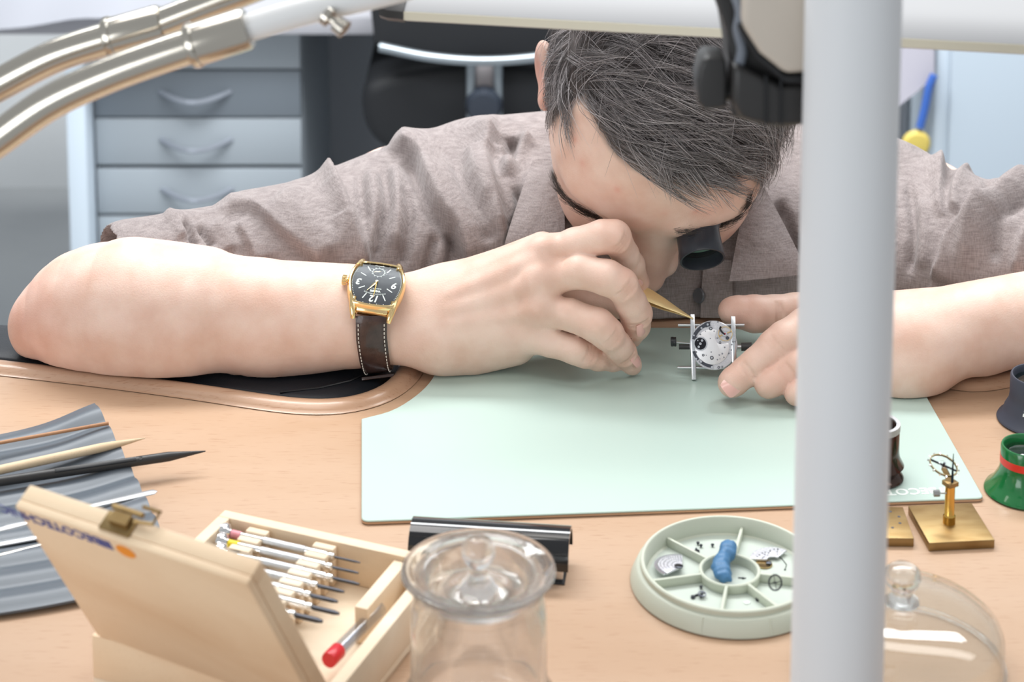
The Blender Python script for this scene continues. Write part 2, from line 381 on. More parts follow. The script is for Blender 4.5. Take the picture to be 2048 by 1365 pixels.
cl.tube([lp(.064, LW + .0028, .009), lp(.0735, LW + .003, .0105), lp(.0735, LW + .003, .0165), lp(.064, LW + .003, .0165)], .0009, 8)
cl.build('clasp_hook', M['brass'], lid)
for u in (.010, .032):
    MB().tube([bp(u, .0035, BH + .0004), bp(u + .012, .0035, BH + .0004)], .0010, 10).build('hinge', M['brass'], box)
# screwdrivers
knurl = mat('knurl', (206, 208, 210), .3, metal=1, bump=((1800, 1800, 1800), .7, .0004))
bands = [((226, 150, 160), 'pink'), ((232, 206, 40), 'yellow'), ((60, 60, 64), 'black'), ((190, 60, 54), 'red'), ((120, 120, 124), 'grey'), ((40, 90, 160), 'blue'), ((70, 140, 80), 'green')]
order = ['farthest', 'second', 'third', 'fourth', 'fifth', 'sixth', 'seventh']
for k, v in enumerate(rows):
    z = .0228; r = .0019 + .00004 * k; sh = (-.0075, -.0040, .0010, -.0030, -.0020, .0035, -.001)[k]
    c = lambda u: bp(u + sh, v - .0004, z)
    nm = bands[k][1]
    lab = ('screwdriver with a %s ring in the wooden box, beside its far wall' % nm) if k == 0 else 'slim steel screwdriver in the wooden box, %s from its far wall' % order[k]
    if k == 1: lab = 'screwdriver with a yellow ring in the wooden box, second from its far wall'
    th = thing('screwdriver', c(.05), lab, 'screwdriver', 'screwdrivers in the wooden box')
    R = axis_frame(e1)
    MB().lathe([(0, 0), (.0034, .0002), (.0046, .0012), (.0048, .0028), (.0046, .0044), (.0028, .0056), (.0022, .0066), (0, .0067)], c(.0135), R, 24).build('swivel_head', M['chrome'], th)
    MB().lathe([(0, 0), (r + .0002, 0), (r + .0002, .0055), (0, .0055)], c(.0205), R, 20).build('colour_ring', mat('ring_' + nm, bands[k][0], .5), th)
    MB().lathe([(0, 0), (r - .0001, 0), (r - .0001, .0135), (0, .0135)], c(.026), R, 20).build('neck', M['chrome'], th)
    MB().lathe([(0, 0), (r + .0002, .0003), (r + .0002, .0247), (0, .025)], c(.0394), R, 20).build('grip', knurl, th)
    MB().lathe([(0, 0), (r, 0), (r, .0125), (r - .0006, .0128), (r - .0006, .0138), (r - .0001, .014), (r - .0001, .0165), (r - .0012, .0172), (0, .0173)], c(.0643), R, 20).build('chuck', M['chrome'], th)
    br = .0006 + .00012 * k
    MB().tube([c(.0815), c(.093), c(.096)], [br, br, br * .6], 8).build('blade', M['dark_steel'], th)
# spare blade tube with a red cap
ta, tb = bp(.079, .0135, .0072), bp(.1065, .045, .0072)
ta, tb = bp(.0905, .0140, .0075), bp(.1075, .0605, .0082)
ta, tb = G(657, 1322, .0150), G(760, 1218, .0150)
th = thing('blade_tube', ta, 'clear tube of spare blades with a red cap in the wooden box', 'tube')
ax = nrm(tb - ta); R = axis_frame(ax); Lt = np.linalg.norm(tb - ta)
MB().lathe([(.0036, .008), (.0036, Lt), (.0030, Lt), (.0030, .008)], ta, R, 20, closed=True).build('tube', thin_glass('tube_plastic', (238, 240, 244)), th)
MB().lathe([(0, 0), (.0038, 0), (.0040, .001), (.0040, .009), (.0037, .0095), (0, .0095)], ta, R, 20).build('cap', mat('red_cap', (200, 30, 44), .3), th)
for k in range(3):
    o_ = R[:, 0] * .0012 * math.cos(k * 2.1) + R[:, 1] * .0012 * math.sin(k * 2.1) - e3 * .0008
    MB().tube([ta + ax * .010 + o_, ta + ax * (Lt - .008 - .004 * k) + o_], .0006, 6).build('spare_blade', M['steel'], th)

# ================================================================== black roller on a chrome cradle
ca, cb = G(824, 1092, .010), G(1141, 1112, .010); ca[2] = cb[2] = 0; uc = nrm(cb - ca); vc = np.cross([0, 0, 1.], uc); Lc = np.linalg.norm(cb - ca); RC = np.stack([uc, vc, e3], 1)
th = thing('hand_press', (ca + cb) / 2, 'glossy black half-round bar on a chrome cradle behind the glass jar', 'tool')
cs = [(-.0105, .0005), (.0105, .0005), (.0105, .012), (.0125, .015), (-.0125, .015), (-.0105, .012)]
lo = [ca + uc * .003 + vc * a + e3 * b for a, b in cs]; hi = [cb - uc * .003 + vc * a + e3 * b for a, b in cs]
MB().hexa(lo, hi).build('cradle', M['chrome'], th, bevel=.0006)
arc = [(.0145 * math.cos(a), .0105 + .0145 * math.sin(a)) for a in np.linspace(-.12, math.pi + .12, 26)]
inn = [(.0128 * math.cos(a), .0105 + .0128 * math.sin(a)) for a in np.linspace(math.pi + .12, -.12, 26)]
lo = [ca + vc * a + e3 * b for a, b in arc + inn]; hi = [cb + vc * a + e3 * b for a, b in arc + inn]
MB().hexa(lo, hi).build('black_cover', mat('gloss_black', (14, 14, 17), .1, coat=.6), th, smooth=40)
MB().box((ca + cb) / 2 + e3 * .0002 , (Lc - .004, .024, .0008), RC).build('foot_strip', M['black_plastic'], th)

# ================================================================== glass jar and its lid
jb = D(957, 1158, .835); jc = np.array([jb[0] * .842 / .835, .842, 0]); rim_z = .0795
# the jar stands below the frame's lower edge; its shoulder line and lid are in view
jar = thing('glass_jar', jc, 'clear glass jar in front of the black bar', 'jar')
def offset_shell(out, t):
    return out
pr = [(0, 0), (.033, 0), (.0365, .002), (.038, .008), (.0375, .016), (.034, .022), (.0318, .026), (.0314, .034), (.0314, .054), (.0312, .062), (.0302, .068), (.0296, .074), (.0300, .0790), (.0292, .0795)]
inn = [(.0278, .0795), (.0262, .078), (.0258, .070), (.0266, .064), (.0280, .058), (.0283, .050), (.0282, .034), (.0285, .027), (.0305, .022), (.0335, .015), (.033, .009), (.030, .006), (0, .006)]
MB().lathe(pr + inn, jc, None, 72).build('jar_body', M['glass'], jar, smooth=50)
lidg = thing('jar_lid', jc + e3 * rim_z, 'clear glass lid with a round knob resting on the glass jar', 'lid')
lp_ = [(0, -.0105), (.020, -.0110), (.0235, -.0100), (.0250, -.0060), (.0258, -.0005), (.0345, .0003), (.0355, .0012), (.0352, .0026), (.0335, .0030), (.0315, .0018), (.0265, .0014),
       (.0240, -.0010), (.0225, -.0055), (.0185, -.0078), (.0125, -.0070), (.0080, -.0050), (.0050, -.0010), (.0040, .0020), (.0045, .0042), (.0064, .0062), (.0078, .0095), (.0078, .0125), (.0060, .0160), (.0030, .0176), (0, .0180)]
MB().lathe(lp_, jc + e3 * (rim_z + .0002), None, 72).build('lid_glass', M['glass'], lidg, smooth=60)

# ================================================================== glass dust cover
dc = G(1800, 1330); th = thing('dust_cover', dc, 'clear glass dust cover with a knob beside the aluminium pole', 'dust cover')
R0, H = .0500, .0335
op = [(R0, 0)] + [(R0 - .0002 * k, .006 * k) for k in range(1, 4)]
for a in np.linspace(0.1, math.pi / 2, 14): op.append(((R0 - .001) * math.cos(a) ** .75 if a < 1.57 else 0, .018 + (H - .018) * math.sin(a) ** 1.0))
op[-1] = (0, H)
ip = [(max(0, r - .0016), z - (.0014 if z > .018 else 0)) for r, z in op][::-1]
MB().lathe(op + ip, dc, None, 72, closed=False).build('dome', M['thin_glass'], th, smooth=60)
MB().lathe([(0, H - .0004), (.0085, H - .0006), (.0082, H + .001), (.0052, H + .0035), (.0050, H + .006), (.0078, H + .009), (.0092, H + .0125), (.0082, H + .016), (.005, H + .0185), (0, H + .0192)], dc, None, 40).build('knob', M['glass'], th, smooth=60)
rimp = [(R0 + .0012 * math.cos(a), .0014 + .0013 * math.sin(a)) for a in np.linspace(0, 2 * math.pi, 12, endpoint=False)]
MB().lathe(rimp, dc, None, 72, closed=True).build('rim', M['glass'], th, smooth=60)

# ================================================================== parts tray
tc_ = G(1459, 1167); tr = thing('parts_tray', tc_, 'round grey-green plastic tray with divided compartments of watch parts', 'tray')
M['tray'] = mat('tray_green', (200, 205, 190), .42, spec=.45)
M['tray_floor'] = mat('tray_floor', (194, 203, 194), .35)
MB().lathe([(0, 0), (.0505, 0), (.0522, .0008), (.0520, .002), (.0492, .0082), (.0482, .0090), (.0470, .0092), (.0470, .0118), (.0464, .0124), (.0452, .0124), (.0446, .0118), (.0438, .0035), (.0420, .0026), (0, .0026)], tc_, None, 96).build('bowl', M['tray'], tr, smooth=40)
MB().lathe([(0, .0026), (.0425, .0026), (.0425, .0029), (0, .0029)], tc_, None, 72).build('tray_floor', M['tray_floor'], tr)
MB().lathe([(.0158, .0028), (.0163, .0075), (.0158, .0080), (.0148, .0080), (.0143, .0075), (.0138, .0028)], tc_, None, 60, closed=True).build('centre_ring', M['tray'], tr)
for q in ((1345, 1090), (1482, 1070), (1330, 1167), (1448, 1205), (1590, 1165), (1545, 1215)):
    g = G(*q, .005); d = nrm((g - tc_) * [1, 1, 0]); sd = np.cross(e3, d)
    MB().box(tc_ + d * .0298 + e3 * .0052, (.0290, .0018, .0052), np.stack([d, sd, e3], 1)).build('divider', M['tray'], tr, bevel=.0006)
for q in (1400, 1545):                                                  # moulding ribs on the outside of the wall
    g = G(q, 1262, .004); d = nrm((g - tc_) * [1, 1, 0])
    MB().tube([tc_ + d * .0521 + e3 * .0015, tc_ + d * .0490 + e3 * .0085], .0005, 6).build('moulding_line', M['tray'], tr)
tf = .0030
def T(px, py, z=tf): return G(px, py, z)
# blue putty: a squeezed, waisted lump resting across the ring
pth = [T(1455, 1090, .0108), T(1457, 1097, .0112), T(1453, 1110, .0105), T(1444, 1122, .0100), T(1441, 1138, .0092), T(1445, 1150, .0085), T(1449, 1160, .0080), T(1450, 1166, .0080)]
pt = spline(pth, 6); rr = np.interp(np.linspace(0, 1, len(pt)), [0, .05, .18, .36, .5, .68, .82, .95, 1], [.0012, .0034, .0047, .0040, .0046, .0049, .0042, .0030, .0012])
pm = MB().tube(pt, rr, 20); pv = pm.v[0]; pv[:, 2] = np.maximum(pv[:, 2], .0082 - .0003)
pv += .00035 * np.sin(pv[:, [1, 2, 0]] * 900 + 1.3); pv += .00025 * np.sin(pv[:, [2, 0, 1]] * 1700)
tag(pm.build('cleaning_putty', mat('blue_putty', (70, 118, 160), .45, spec=.5, bump=((500, 500, 500), .3, .0006)), smooth=80), 'lump of blue cleaning putty lying across the tray centre', 'putty')
M['rhodium'] = mat('rhodium', (228, 228, 234), .3, metal=.3, noise=((900, 900, 900), (196, 196, 206), 2, .45, .6))
M['jewel'] = mat('jewel', (190, 40, 70), .15)
def sector(c, R, a0, a1, r0, r1, th_, n=24):                           # flat ring sector
    aa = np.linspace(a0, a1, n); o = [R @ np.array([r1 * math.cos(a), r1 * math.sin(a), 0]) + c for a in aa]; i = [R @ np.array([r0 * math.cos(a), r0 * math.sin(a), 0]) + c for a in aa[::-1]]
    lo = o + i; nz_ = R[:, 2] * th_
    return MB().hexa(lo, [p + nz_ for p in lo])
# two large bridges, a gold disc, small steel parts: each a thing lying in its compartment
c = T(1364, 1142, tf + .0003); R = Rz(math.radians(150)) @ np.array([[1, 0, 0], [0, math.cos(.12), -math.sin(.12)], [0, math.sin(.12), math.cos(.12)]])
c = c + e3 * .0016
br = thing('watch_bridge', c, 'fan-shaped plated watch bridge full of small holes in the tray', 'watch part')
sector(c, R, -1.15, 1.35, 0, .0128, .0011, 40).build('plate', M['rhodium'], br, bevel=.0002)
sector(c, R, -1.1, 1.3, .0132, .0148, .0008, 40).build('outer_rim', mat('plated_rim', (205, 205, 216), .25, metal=.8), br)
hole = mat('dark_hole', (70, 70, 78), .5)
for rr_ in (.0055, .0078, .0098, .0116):
    for a in np.arange(-1.05, 1.3, .0014 / rr_):
        p = c + R @ np.array([rr_ * math.cos(a), rr_ * math.sin(a), .00112])
        MB().lathe([(0, 0), (.00028, 0), (.00028, .00012), (0, .00012)], p, R, 8).build('hole', hole, br, smooth=0)
MB().lathe([(0, .0011), (.0022, .0011), (.0024, .0017), (.0016, .0020), (0, .0017)], c + R @ np.array([.001, .0022, 0]), R, 20).build('collar', M['dark_steel'], br)
c = T(1537, 1112, tf + .0012); R = Rz(math.radians(20))
br = thing('watch_bridge', c, 'curved plated watch bridge beside the gold disc in the tray', 'watch part')
sector(c - R[:, 1] * .006, R, .5, 2.7, .0035, .0125, .0011, 30).build('plate', M['rhodium'], br, bevel=.0002)
for k in range(16):
    a, r_ = .6 + 2.0 * RNG.random(), .0045 + .007 * RNG.random()
    MB().lathe([(0, 0), (.0004, 0), (.0004, .0002), (0, .0002)], c - R[:, 1] * .006 + R @ np.array([r_ * math.cos(a), r_ * math.sin(a), .0011]), R, 8).build('hole', hole, br, smooth=0)
c = T(1528, 1130, tf + .0001)
gd = thing('gold_disc', c, 'shiny gold barrel disc with a dark centre in the tray', 'watch part')
MB().lathe([(0, 0), (.0043, 0), (.0045, .0003), (.0043, .0007), (0, .0007)], c, None, 32).build('disc', M['gold'], gd)
MB().lathe([(0, .0007), (.0015, .0007), (.0015, .0016), (.0008, .0019), (0, .0019)], c + np.array([.0024, -.0004, 0]), None, 16).build('arbor', M['dark_steel'], gd)
def gear(c, r, teeth, th_, m, name, label, tilt=0, spoke=True):
    R = Rz(.4) @ np.array([[1, 0, 0], [0, math.cos(tilt), -math.sin(tilt)], [0, math.sin(tilt), math.cos(tilt)]])
    g = thing(name, c - e3 * r * abs(math.sin(tilt)), label, 'watch part')
    aa = np.linspace(0, 2 * math.pi, teeth * 4, endpoint=False); ro = [r * (1 if (i // 2) % 2 else .9) for i in range(len(aa))]
    lo = [c + R @ np.array([q * math.cos(a), q * math.sin(a), 0]) for q, a in zip(ro, aa)]; ii = [c + R @ np.array([r * .78 * math.cos(a), r * .78 * math.sin(a), 0]) for a in aa]
    hi = [p + R[:, 2] * th_ for p in lo]; ih = [p + R[:, 2] * th_ for p in ii]; n = len(aa)
    f = []
    for i in range(n):
        j = (i + 1) % n; f += [(i, j, n + j, n + i), (2 * n + i, 3 * n + i, 3 * n + j, 2 * n + j), (i, 2 * n + i, 2 * n + j, j), (n + i, n + j, 3 * n + j, 3 * n + i)]
    MB().add(lo + ii + hi + ih, f).build('toothed_rim', m, g, smooth=30)
    for k in range(2):
        d = R @ np.array([math.cos(k * 1.57), math.sin(k * 1.57), 0]); MB().tube([c - d * r * .8 + R[:, 2] * th_ / 2, c + d * r * .8 + R[:, 2] * th_ / 2], th_ * .45, 6).build('spoke', m, g)
    MB().tube([c - R[:, 2] * .0012, c + R[:, 2] * .0016], .0004, 8).build('pinion', M['dark_steel'], g)
gear(T(1550, 1166, .0128), .0042, 22, .0004, M['dark_steel'], 'spoked_gear', 'thin spoked watch wheel leaning on a tray divider', 1.15)
gear(T(1404, 1190, tf + .0014), .0022, 14, .0007, M['dark_steel'], 'tiny_gear', 'tiny dark wheel in the front compartment of the tray', .2)
def lever(px, py, pts, label, r=.0004):
    P = [T(px + a, py + b, tf + r) for a, b in pts]
    o = thing('steel_lever', P[0], label, 'watch part')
    MB().tube(P, r, 8).build('arm', M['dark_steel'], o); MB().lathe([(0, -r), (r * 2.4, -r), (r * 2.4, r), (0, r)], P[0], None, 12).build('boss', M['dark_steel'], o)
lever(1394, 1104, [(0, 0), (-2, -6), (3, 5)], 'small dark lever in the rear compartment beside the putty', .0006)
lever(1386, 1195, [(0, 0), (6, -4), (14, -6), (16, 1)], 'dark angled lever near the front of the tray', .0005)
lever(1516, 1200, [(0, 0), (-4, -3), (5, 4), (3, -5)], 'small dark pallet lever in the right front compartment', .0005)
lever(1570, 1140, [(0, 0), (3, -10), (-6, -22), (-18, -28)], 'thin curved steel spring by the gold disc', .0002)
lever(1486, 1157, [(0, 0), (6, 0), (-10, -1)], 'tiny steel staff inside the tray centre ring', .00025)
def screw(px, py, label):
    c = T(px, py, tf); s_ = thing('tiny_screw', c, label, 'screw', 'loose screws in the parts tray')
    MB().lathe([(0, .0001), (.0005, .0001), (.0005, .0008), (.0009, .0008), (.0009, .0014), (0, .0014)], c, None, 12).build('shank_and_head', M['dark_steel'], s_)
    MB().box(c + e3 * .00142, (.0014, .0002, .0001)).build('slot', hole, s_)
screw(1396, 1090, 'tiny dark screw in the rear compartment, farthest from the putty'); screw(1402, 1095, 'tiny dark screw in the rear compartment, between two others')
screw(1425, 1094, 'tiny dark screw in the rear compartment, close beside the putty'); screw(1402, 1178, 'tiny dark screw in the front compartment, by the centre ring')
MB_ = MB(); c = T(1494, 1206, tf + .0002); MB_.box(c, (.003, .0022, .0004), Rz(.5)); tag(MB_.build('jewel_plate', M['white_print'], bevel=.0002), 'tiny white chip in the front right compartment', 'watch part')

# ================================================================== brass balance stand and drilled brass block
q = [G(1829, 1011, .005), G(1943, 1006, .005), G(1985, 1081, .005), G(1850, 1088, .005)]
c = sum(q) / 4; u = nrm(q[1] - q[0] + q[2] - q[3]); v = np.cross(e3, u); side = .0365; RS = np.stack([u, v, e3], 1)
sc = np.array([c[0], c[1], 0])
bs = thing('balance_stand', sc, 'brass balance stand with a square base and a thin post', 'balance stand')
MB().box(sc + e3 * .0026, (side, side + .003, .0050), RS).build('base_plate', M['brass'], bs, bevel=.0004)
pc = G(1898, 1046, .0052); pc[2] = 0; pt_ = D(1904, 968, pc[1]); ph = pt_[2]
MB().lathe([(0, .005), (.0034, .005), (.0034, .0095), (.0029, .0102), (.0027, .0105), (.0027, ph - .001), (0, ph - .001)], pc, None, 28).build('post', M['brass_bright'], bs)
MB().box(pc + e3 * (ph + .0003), (.0066, .0066, .0026), Rz(.5)).build('post_head', M['brass'], bs, bevel=.0003)
tp = D(1887, 934, pc[1] + .006)
arm0 = pc + e3 * (ph + .0006)
MB().tube(spline([arm0, (arm0 * .45 + tp * .55) + e3 * .0002, tp - e3 * .0006], 5), [.0019] * 10 + [.0014], 4).build('arm', M['brass'], bs, smooth=0)
nd = D(1907, 908, pc[1] - .002); MB().tube([pc + np.array([.0006, -.0016, ph + .0015]), nd], [.0008, .0002], 8).build('needle', mat('blued_steel', (28, 52, 72), .25, metal=.7), bs)
sb = D(1874, 987, pc[1] - .001); MB().tube([sb, np.array([pc[0], sb[1], sb[2]])], .0005, 8).build('screw_shank', M['steel'], bs)
MB().tube([sb - np.array([.0018, 0, 0]), sb + np.array([.0014, 0, 0])], .0019, 6).build('thumbscrew', mat('grey_knob', (150, 152, 152), .5, metal=.5), bs)
wc = tp + e3 * .0008; nw = nrm([.25, -.30, 1.0]); RW = axis_frame(nw)
bw = thing('balance_with_hairspring', wc, 'balance wheel with rim screws hanging on the brass balance stand', 'balance wheel')
MB().lathe([(.0074, -.0005), (.0080, -.0005), (.0080, .0005), (.0074, .0005)], wc, RW, 48, closed=True).build('rim', mat('balance_rim', (112, 100, 74), .3, metal=1), bw)
dw = nrm(np.cross(nw, [.3, 1, 0])); MB().tube([wc - dw * .0076, wc + dw * .0076], [.0006, .0006], 8).build('cross_arm', M['dark_steel'], bw)
MB().tube([wc - nw * .0014, wc + nw * .0018], .0007, 8).build('staff', M['dark_steel'], bw)
for a in np.linspace(0, 2 * math.pi, 14, endpoint=False):
    d = RW @ np.array([math.cos(a), math.sin(a), 0]); MB().tube([wc + d * .0080, wc + d * .0091], .0005, 8).build('rim_screw', M['chrome'], bw)
sp = [wc + nw * .0010 + RW @ np.array([(.0006 + .00048 * a) * math.cos(a * 1.0), (.0006 + .00048 * a) * math.sin(a), .0003 * a * .2]) for a in np.linspace(0, 14 * .75, 90)]
MB().tube(sp, .00008, 4).build('hairspring', M['steel'], bw)
q = [G(1829, 1068, .004), G(1808, 1012, .004)]
uu = nrm(q[1] - q[0]); vv = nrm(np.cross(uu, e3)) 
vv = vv if vv[0] < 0 else -vv
# drilled block: its right end shows beside the pole
qa, qb = G(1828, 1077, .0052), G(1806, 1014, .0052); W_ = .052
dirn = nrm(np.r_[(qb - qa)[:2], 0]); wv = np.array([-dirn[1], dirn[0], 0]); Lq = np.linalg.norm(qb - qa)
cb_ = (qa + qb) / 2 + wv * W_ / 2; cb_[2] = 0; RQ = np.stack([-wv, dirn, e3], 1)
blk = thing('drilled_block', cb_, 'flat brass block drilled with small holes behind the pole', 'tool')
MB().box(cb_ + e3 * .0026, (W_, Lq, .0050), RQ).build('plate', M['brass'], blk, bevel=.0004)
for px, py in ((1781, 1024), (1798, 1034), (1800, 1047), (1785, 1056), (1772, 1040), (1765, 1062)):
    MB().lathe([(0, 0), (.00085, 0), (.00085, .0001), (0, .0001)], G(px, py, .0051), None, 14).build('hole', hole, blk, smooth=0)

# ================================================================== loupes
def loupe(c, rb, rt, h, m, label, name='loupe', ring=None, top=None, lens=True):
    t = thing(name, c, label, 'loupe', 'eye loupes standing on the bench')
    pr = [(rb - .004, 0), (rb - .0012, 0), (rb, .0012), (rb - .0008, .0026), (rb - .0035, .0046), (rt + .0030, .0085), (rt + .0006, .0130), (rt, .017), (rt, h - .001), (rt - .0006, h), (rt - .0014, h), (rt - .0022, h - .001), (rt - .0024, h - .006), (rt - .0024, .012), (rb - .005, .003)]
    MB().lathe(pr, c, None, 56, closed=True).build('body', m, t, smooth=45)
    if ring: MB().lathe([(rt - .0005, h - .0105), (rt + .0002, h - .0105), (rt + .0002, h - .0062), (rt - .0005, h - .0062)], c, None, 56, closed=True).build('coloured_ring', ring, t, smooth=45)
    if top: MB().lathe([(rt - .0020, h - .0035), (rt + .0003, h - .0035), (rt + .0003, h + .0002), (rt - .0020, h + .0002)], c, None, 56, closed=True).build('knurled_ring', top, t, smooth=45)
    if lens:
        MB().lathe([(0, h - .0018), (rt * .5, h - .0024), (rt - .0024, h - .0042), (rt - .0024, h - .0048), (0, h - .0048)], c, None, 40).build('lens', M['lens'], t, smooth=60)
        MB().lathe([(0, .006), (rt - .0024, .006), (rt - .0024, .0065), (0, .0065)], c, None, 30).build('inner_stop', M['black_plastic'], t)
gl = G(2050, 984); loupe(gl, .0232, .0145, .0285, mat('green_plastic', (24, 104, 54), .16, coat=.5), 'glossy green loupe with a red ring on the beech bench', ring=mat('red_ring', (214, 52, 40), .35))
dl_ = G(2074, 842); DARK = mat('slate_plastic', (62, 66, 78), .45, spec=.4)
loupe(dl_, .0245, .0170, .0300, DARK, 'dark slate loupe with white lettering behind the green loupe')
ldl = [o for o in bpy.data.objects if o.name.startswith('loupe')][-1]
rt_, a0 = .0171, math.radians(218)
def wrapt(v):                                                          # lettering runs up the tube
    a = a0 + (v[:, 1]) / rt_; return np.stack([dl_[0] + (rt_ + v[:, 2]) * np.cos(a + math.pi * 0), dl_[1] + (rt_ + v[:, 2]) * np.sin(a), .0045 + .0085 + v[:, 0]], 1)
a0 = math.radians(238)
def wrapt(v):
    a = a0 - v[:, 1] / rt_; z = .0105 + v[:, 0] * .72; r = np.interp(z, [.0085, .013, .017], [rt_ + .0031, rt_ + .0007, rt_])
    return np.stack([dl_[0] + (r + v[:, 2]) * np.cos(a), dl_[1] + (r + v[:, 2]) * np.sin(a), z], 1)
mbt = text_mb('BECOTECHNIC', .0040, (0, 0, 0), (1, 0, 0), (0, 1, 0), depth=.00012, bend=lambda v: wrapt(v + [.0022, 0, .0001]))
for k in range(3): 
    qv = np.array([[x, y, z] for z in (0, .0002) for y in (0, .0029) for x in (-.0008 + .0008 * k, -.0003 + .0008 * k)]); mbt.add(wrapt(qv), [(0, 1, 3, 2), (4, 6, 7, 5), (0, 4, 5, 1), (2, 3, 7, 6), (0, 2, 6, 4), (1, 5, 7, 3)])
mbt.build('printed_lettering', M['white_print'], ldl, smooth=0, fix=False)
ml = G(1752, 955, mt); loupe(ml, .0158, .0128, .0335, mat('dark_bronze', (74, 58, 52), .14, metal=.6), 'dark metal loupe with a knurled grey top half hidden by the pole', top=mat('knurled_steel', (190, 190, 192), .4, metal=.8, bump=((2500, 2500, 2500), .8, .0006)), lens=False)

# ================================================================== ribbed grey tool mat and the tools on it
A, B, C_ = G(190, 812, .012), G(300, 1032, .006), G(105, 1150, .0)
ue = nrm(np.r_[(B - A)[:2], 0]); un = np.array([ue[1], -ue[0], 0]); un = un if un[0] < 0 else -un     # along the right edge; to the left
nu, nv = 60, 84; Pm = np.zeros((nu, nv, 3))
redge = spline([G(190, 812, .013), G(222, 880, .004), G(262, 950, .0025), (G(300, 1030, .002)), G(225, 1088, .001), G(105, 1152, .0006)], 20)
redge = resample(redge, .0022)
redge = resample(spline([G(190, 812, .014), G(220, 872, .0065), G(258, 945, .0035), G(300, 1030, .003), G(360, 1150, .003)], 20), .0022); nu = len(redge)
Pm = np.zeros((nu, nv, 3))
for i in range(nu):
    for j in range(nv):
        t = j / (nv - 1); far = 1 - i / (nu - 1)
        p = redge[i] + np.array([-.20, .0, 0]) * t + np.array([0, -.052 * (1 - np.exp(-t * 2.2)) , 0]) * (1 + .15 * (1 - far))
        ribs = .0026 * abs(math.sin(i * math.pi / 9.5 + .15 * math.sin(t * 5))) ** 1.6
        p[2] = redge[i][2] * (1 - t) ** 3 * .6 + .0018 + ribs + .004 * math.exp(-((t - .0) / .10) ** 2) * (.3 + .7 * far ** 2)
        Pm[i, j] = p
rm = thing('tool_mat', (Pm[:, :, 0].mean(), Pm[:, :, 1].mean(), 0), 'ribbed grey rubber tool mat curling at its corner', 'tool mat')
pm_ = MB().sheet(Pm, -.0016); o = pm_.build('ribbed_sheet', mat('grey_rubber', (88, 95, 103), .36, spec=.45), rm, smooth=60)
def zt(p): 
    d = (Pm[:, :, 0] - p[0]) ** 2 + (Pm[:, :, 1] - p[1]) ** 2; k = np.argsort(d.ravel())[:40]; return Pm.reshape(-1, 3)[k, 2].max() if d.min() < .004 ** 2 else 0
def stick(name, a, b, r0, label, cat, m, prof=None, flat=None, z=None):
    """a tool lying on the mat from pixel a to pixel b"""
    zs = [zt(G(a[0] + (b[0] - a[0]) * q, a[1] + (b[1] - a[1]) * q, .006)) for q in np.linspace(0, 1, 12)]; z = max(zs) * .9 + .0002 + min(0, 0 if flat is None else -r0 * (1 - flat)); pa, pb = G(*a, z + r0), G(*b, z + r0)
    t = np.linspace(0, 1, 40); P = pa + (pb - pa) * t[:, None]; rr = np.array([prof(x) for x in t]) * r0 if prof else np.full(40, r0)
    mb = MB().tube(P, rr, 14)
    if flat:
        v = mb.v[0]; ax_ = nrm(pb - pa); k = np.cross(ax_, [0, 0, 1.]); k = nrm(k); nn = np.cross(k, ax_); d = (v - pa) @ nn; mb.v[0] = v - np.outer(d, nn) * (1 - flat)
    t_ = thing(name, (pa + pb) / 2 - e3 * r0, label, cat); mb.build('shaft', m, t_, smooth=50); return t_, pa, pb
stick('brown_stick', (-160, 915), (217, 847), .0011, 'thin brown wooden stick at the far side of the grey tool mat', 'stick', wood('brown_stick_wood', (186, 140, 104), (160, 112, 78), (120, 80, 52), 3, 'X', .6), z=.0075)
stick('pegwood', (-180, 980), (290, 877), .0027, 'pale pegwood stick with a sharpened point on the grey mat', 'stick', wood('pegwood_wood', (222, 200, 170), (206, 180, 146), (190, 160, 124), 2.5, 'X', .65), prof=lambda x: 1 if x < .8 else max(.12, 1 - ((x - .8) / .2) ** 1.3 * .9), z=.0072)
sp_, pa, pb = stick('black_spudger', (-180, 990), (411, 903), .0028, 'black plastic spudger with a pointed tip on the grey mat', 'spudger', M['black_satin'], prof=lambda x: 1 if x < .87 else max(.12, 1 - ((x - .87) / .13) * .88), z=.0072)
ax_ = nrm(pb - pa); Ls = np.linalg.norm(pb - pa); up_ = nrm(np.cross(np.cross(ax_, e3), ax_)); up_ = up_ if up_[2] > 0 else -up_
vdir = nrm(np.array([0, -.5, .86])); 
MB().box(pa + ax_ * Ls * .62 + vdir * .0021, (.046, .0026, .0018), frame(ax_, np.cross(vdir, ax_))).build('grip_inlay', M['black_plastic'], sp_, bevel=.0003)
MB().lathe([(.0007, 0), (.0012, 0), (.0012, .0003), (.0007, .0003)], pa + ax_ * Ls * .775 + vdir * .0026, axis_frame(vdir), 16, closed=True).build('dimple', M['black_plastic'], sp_)
stick('steel_spatula', (60, 1040), (314, 983), .0027, 'flat steel tweezers with a rounded end behind the box lid', 'tweezers', M['brushed'], prof=lambda x: .8 + .25 * x if x < .96 else max(.25, 1.05 - ((x - .96) / .04) ** 2 * .8), flat=.3, z=.0062)
t_, pa, pb = stick('steel_knife', (-160, 1100), (75, 1042), .0028, 'white-bladed steel case knife at the lower part of the grey mat', 'knife', M['brushed'], prof=lambda x: 1 if x < .72 else max(.2, 1.25 - ((x - .72) / .28) ** 2), flat=.45, z=.007)
stick('steel_tweezers', (-160, 1118), (90, 1072), .0029, 'broad steel tweezers lying below the case knife', 'tweezers', M['steel'], prof=lambda x: .85 + .2 * x, flat=.35, z=.0065)
stick('steel_tweezers', (-160, 1150), (95, 1088), .0018, 'narrow steel tweezers nearest the wooden box on the grey mat', 'tweezers', M['nickel'], prof=lambda x: .9 + .1 * x, flat=.5, z=.0062)
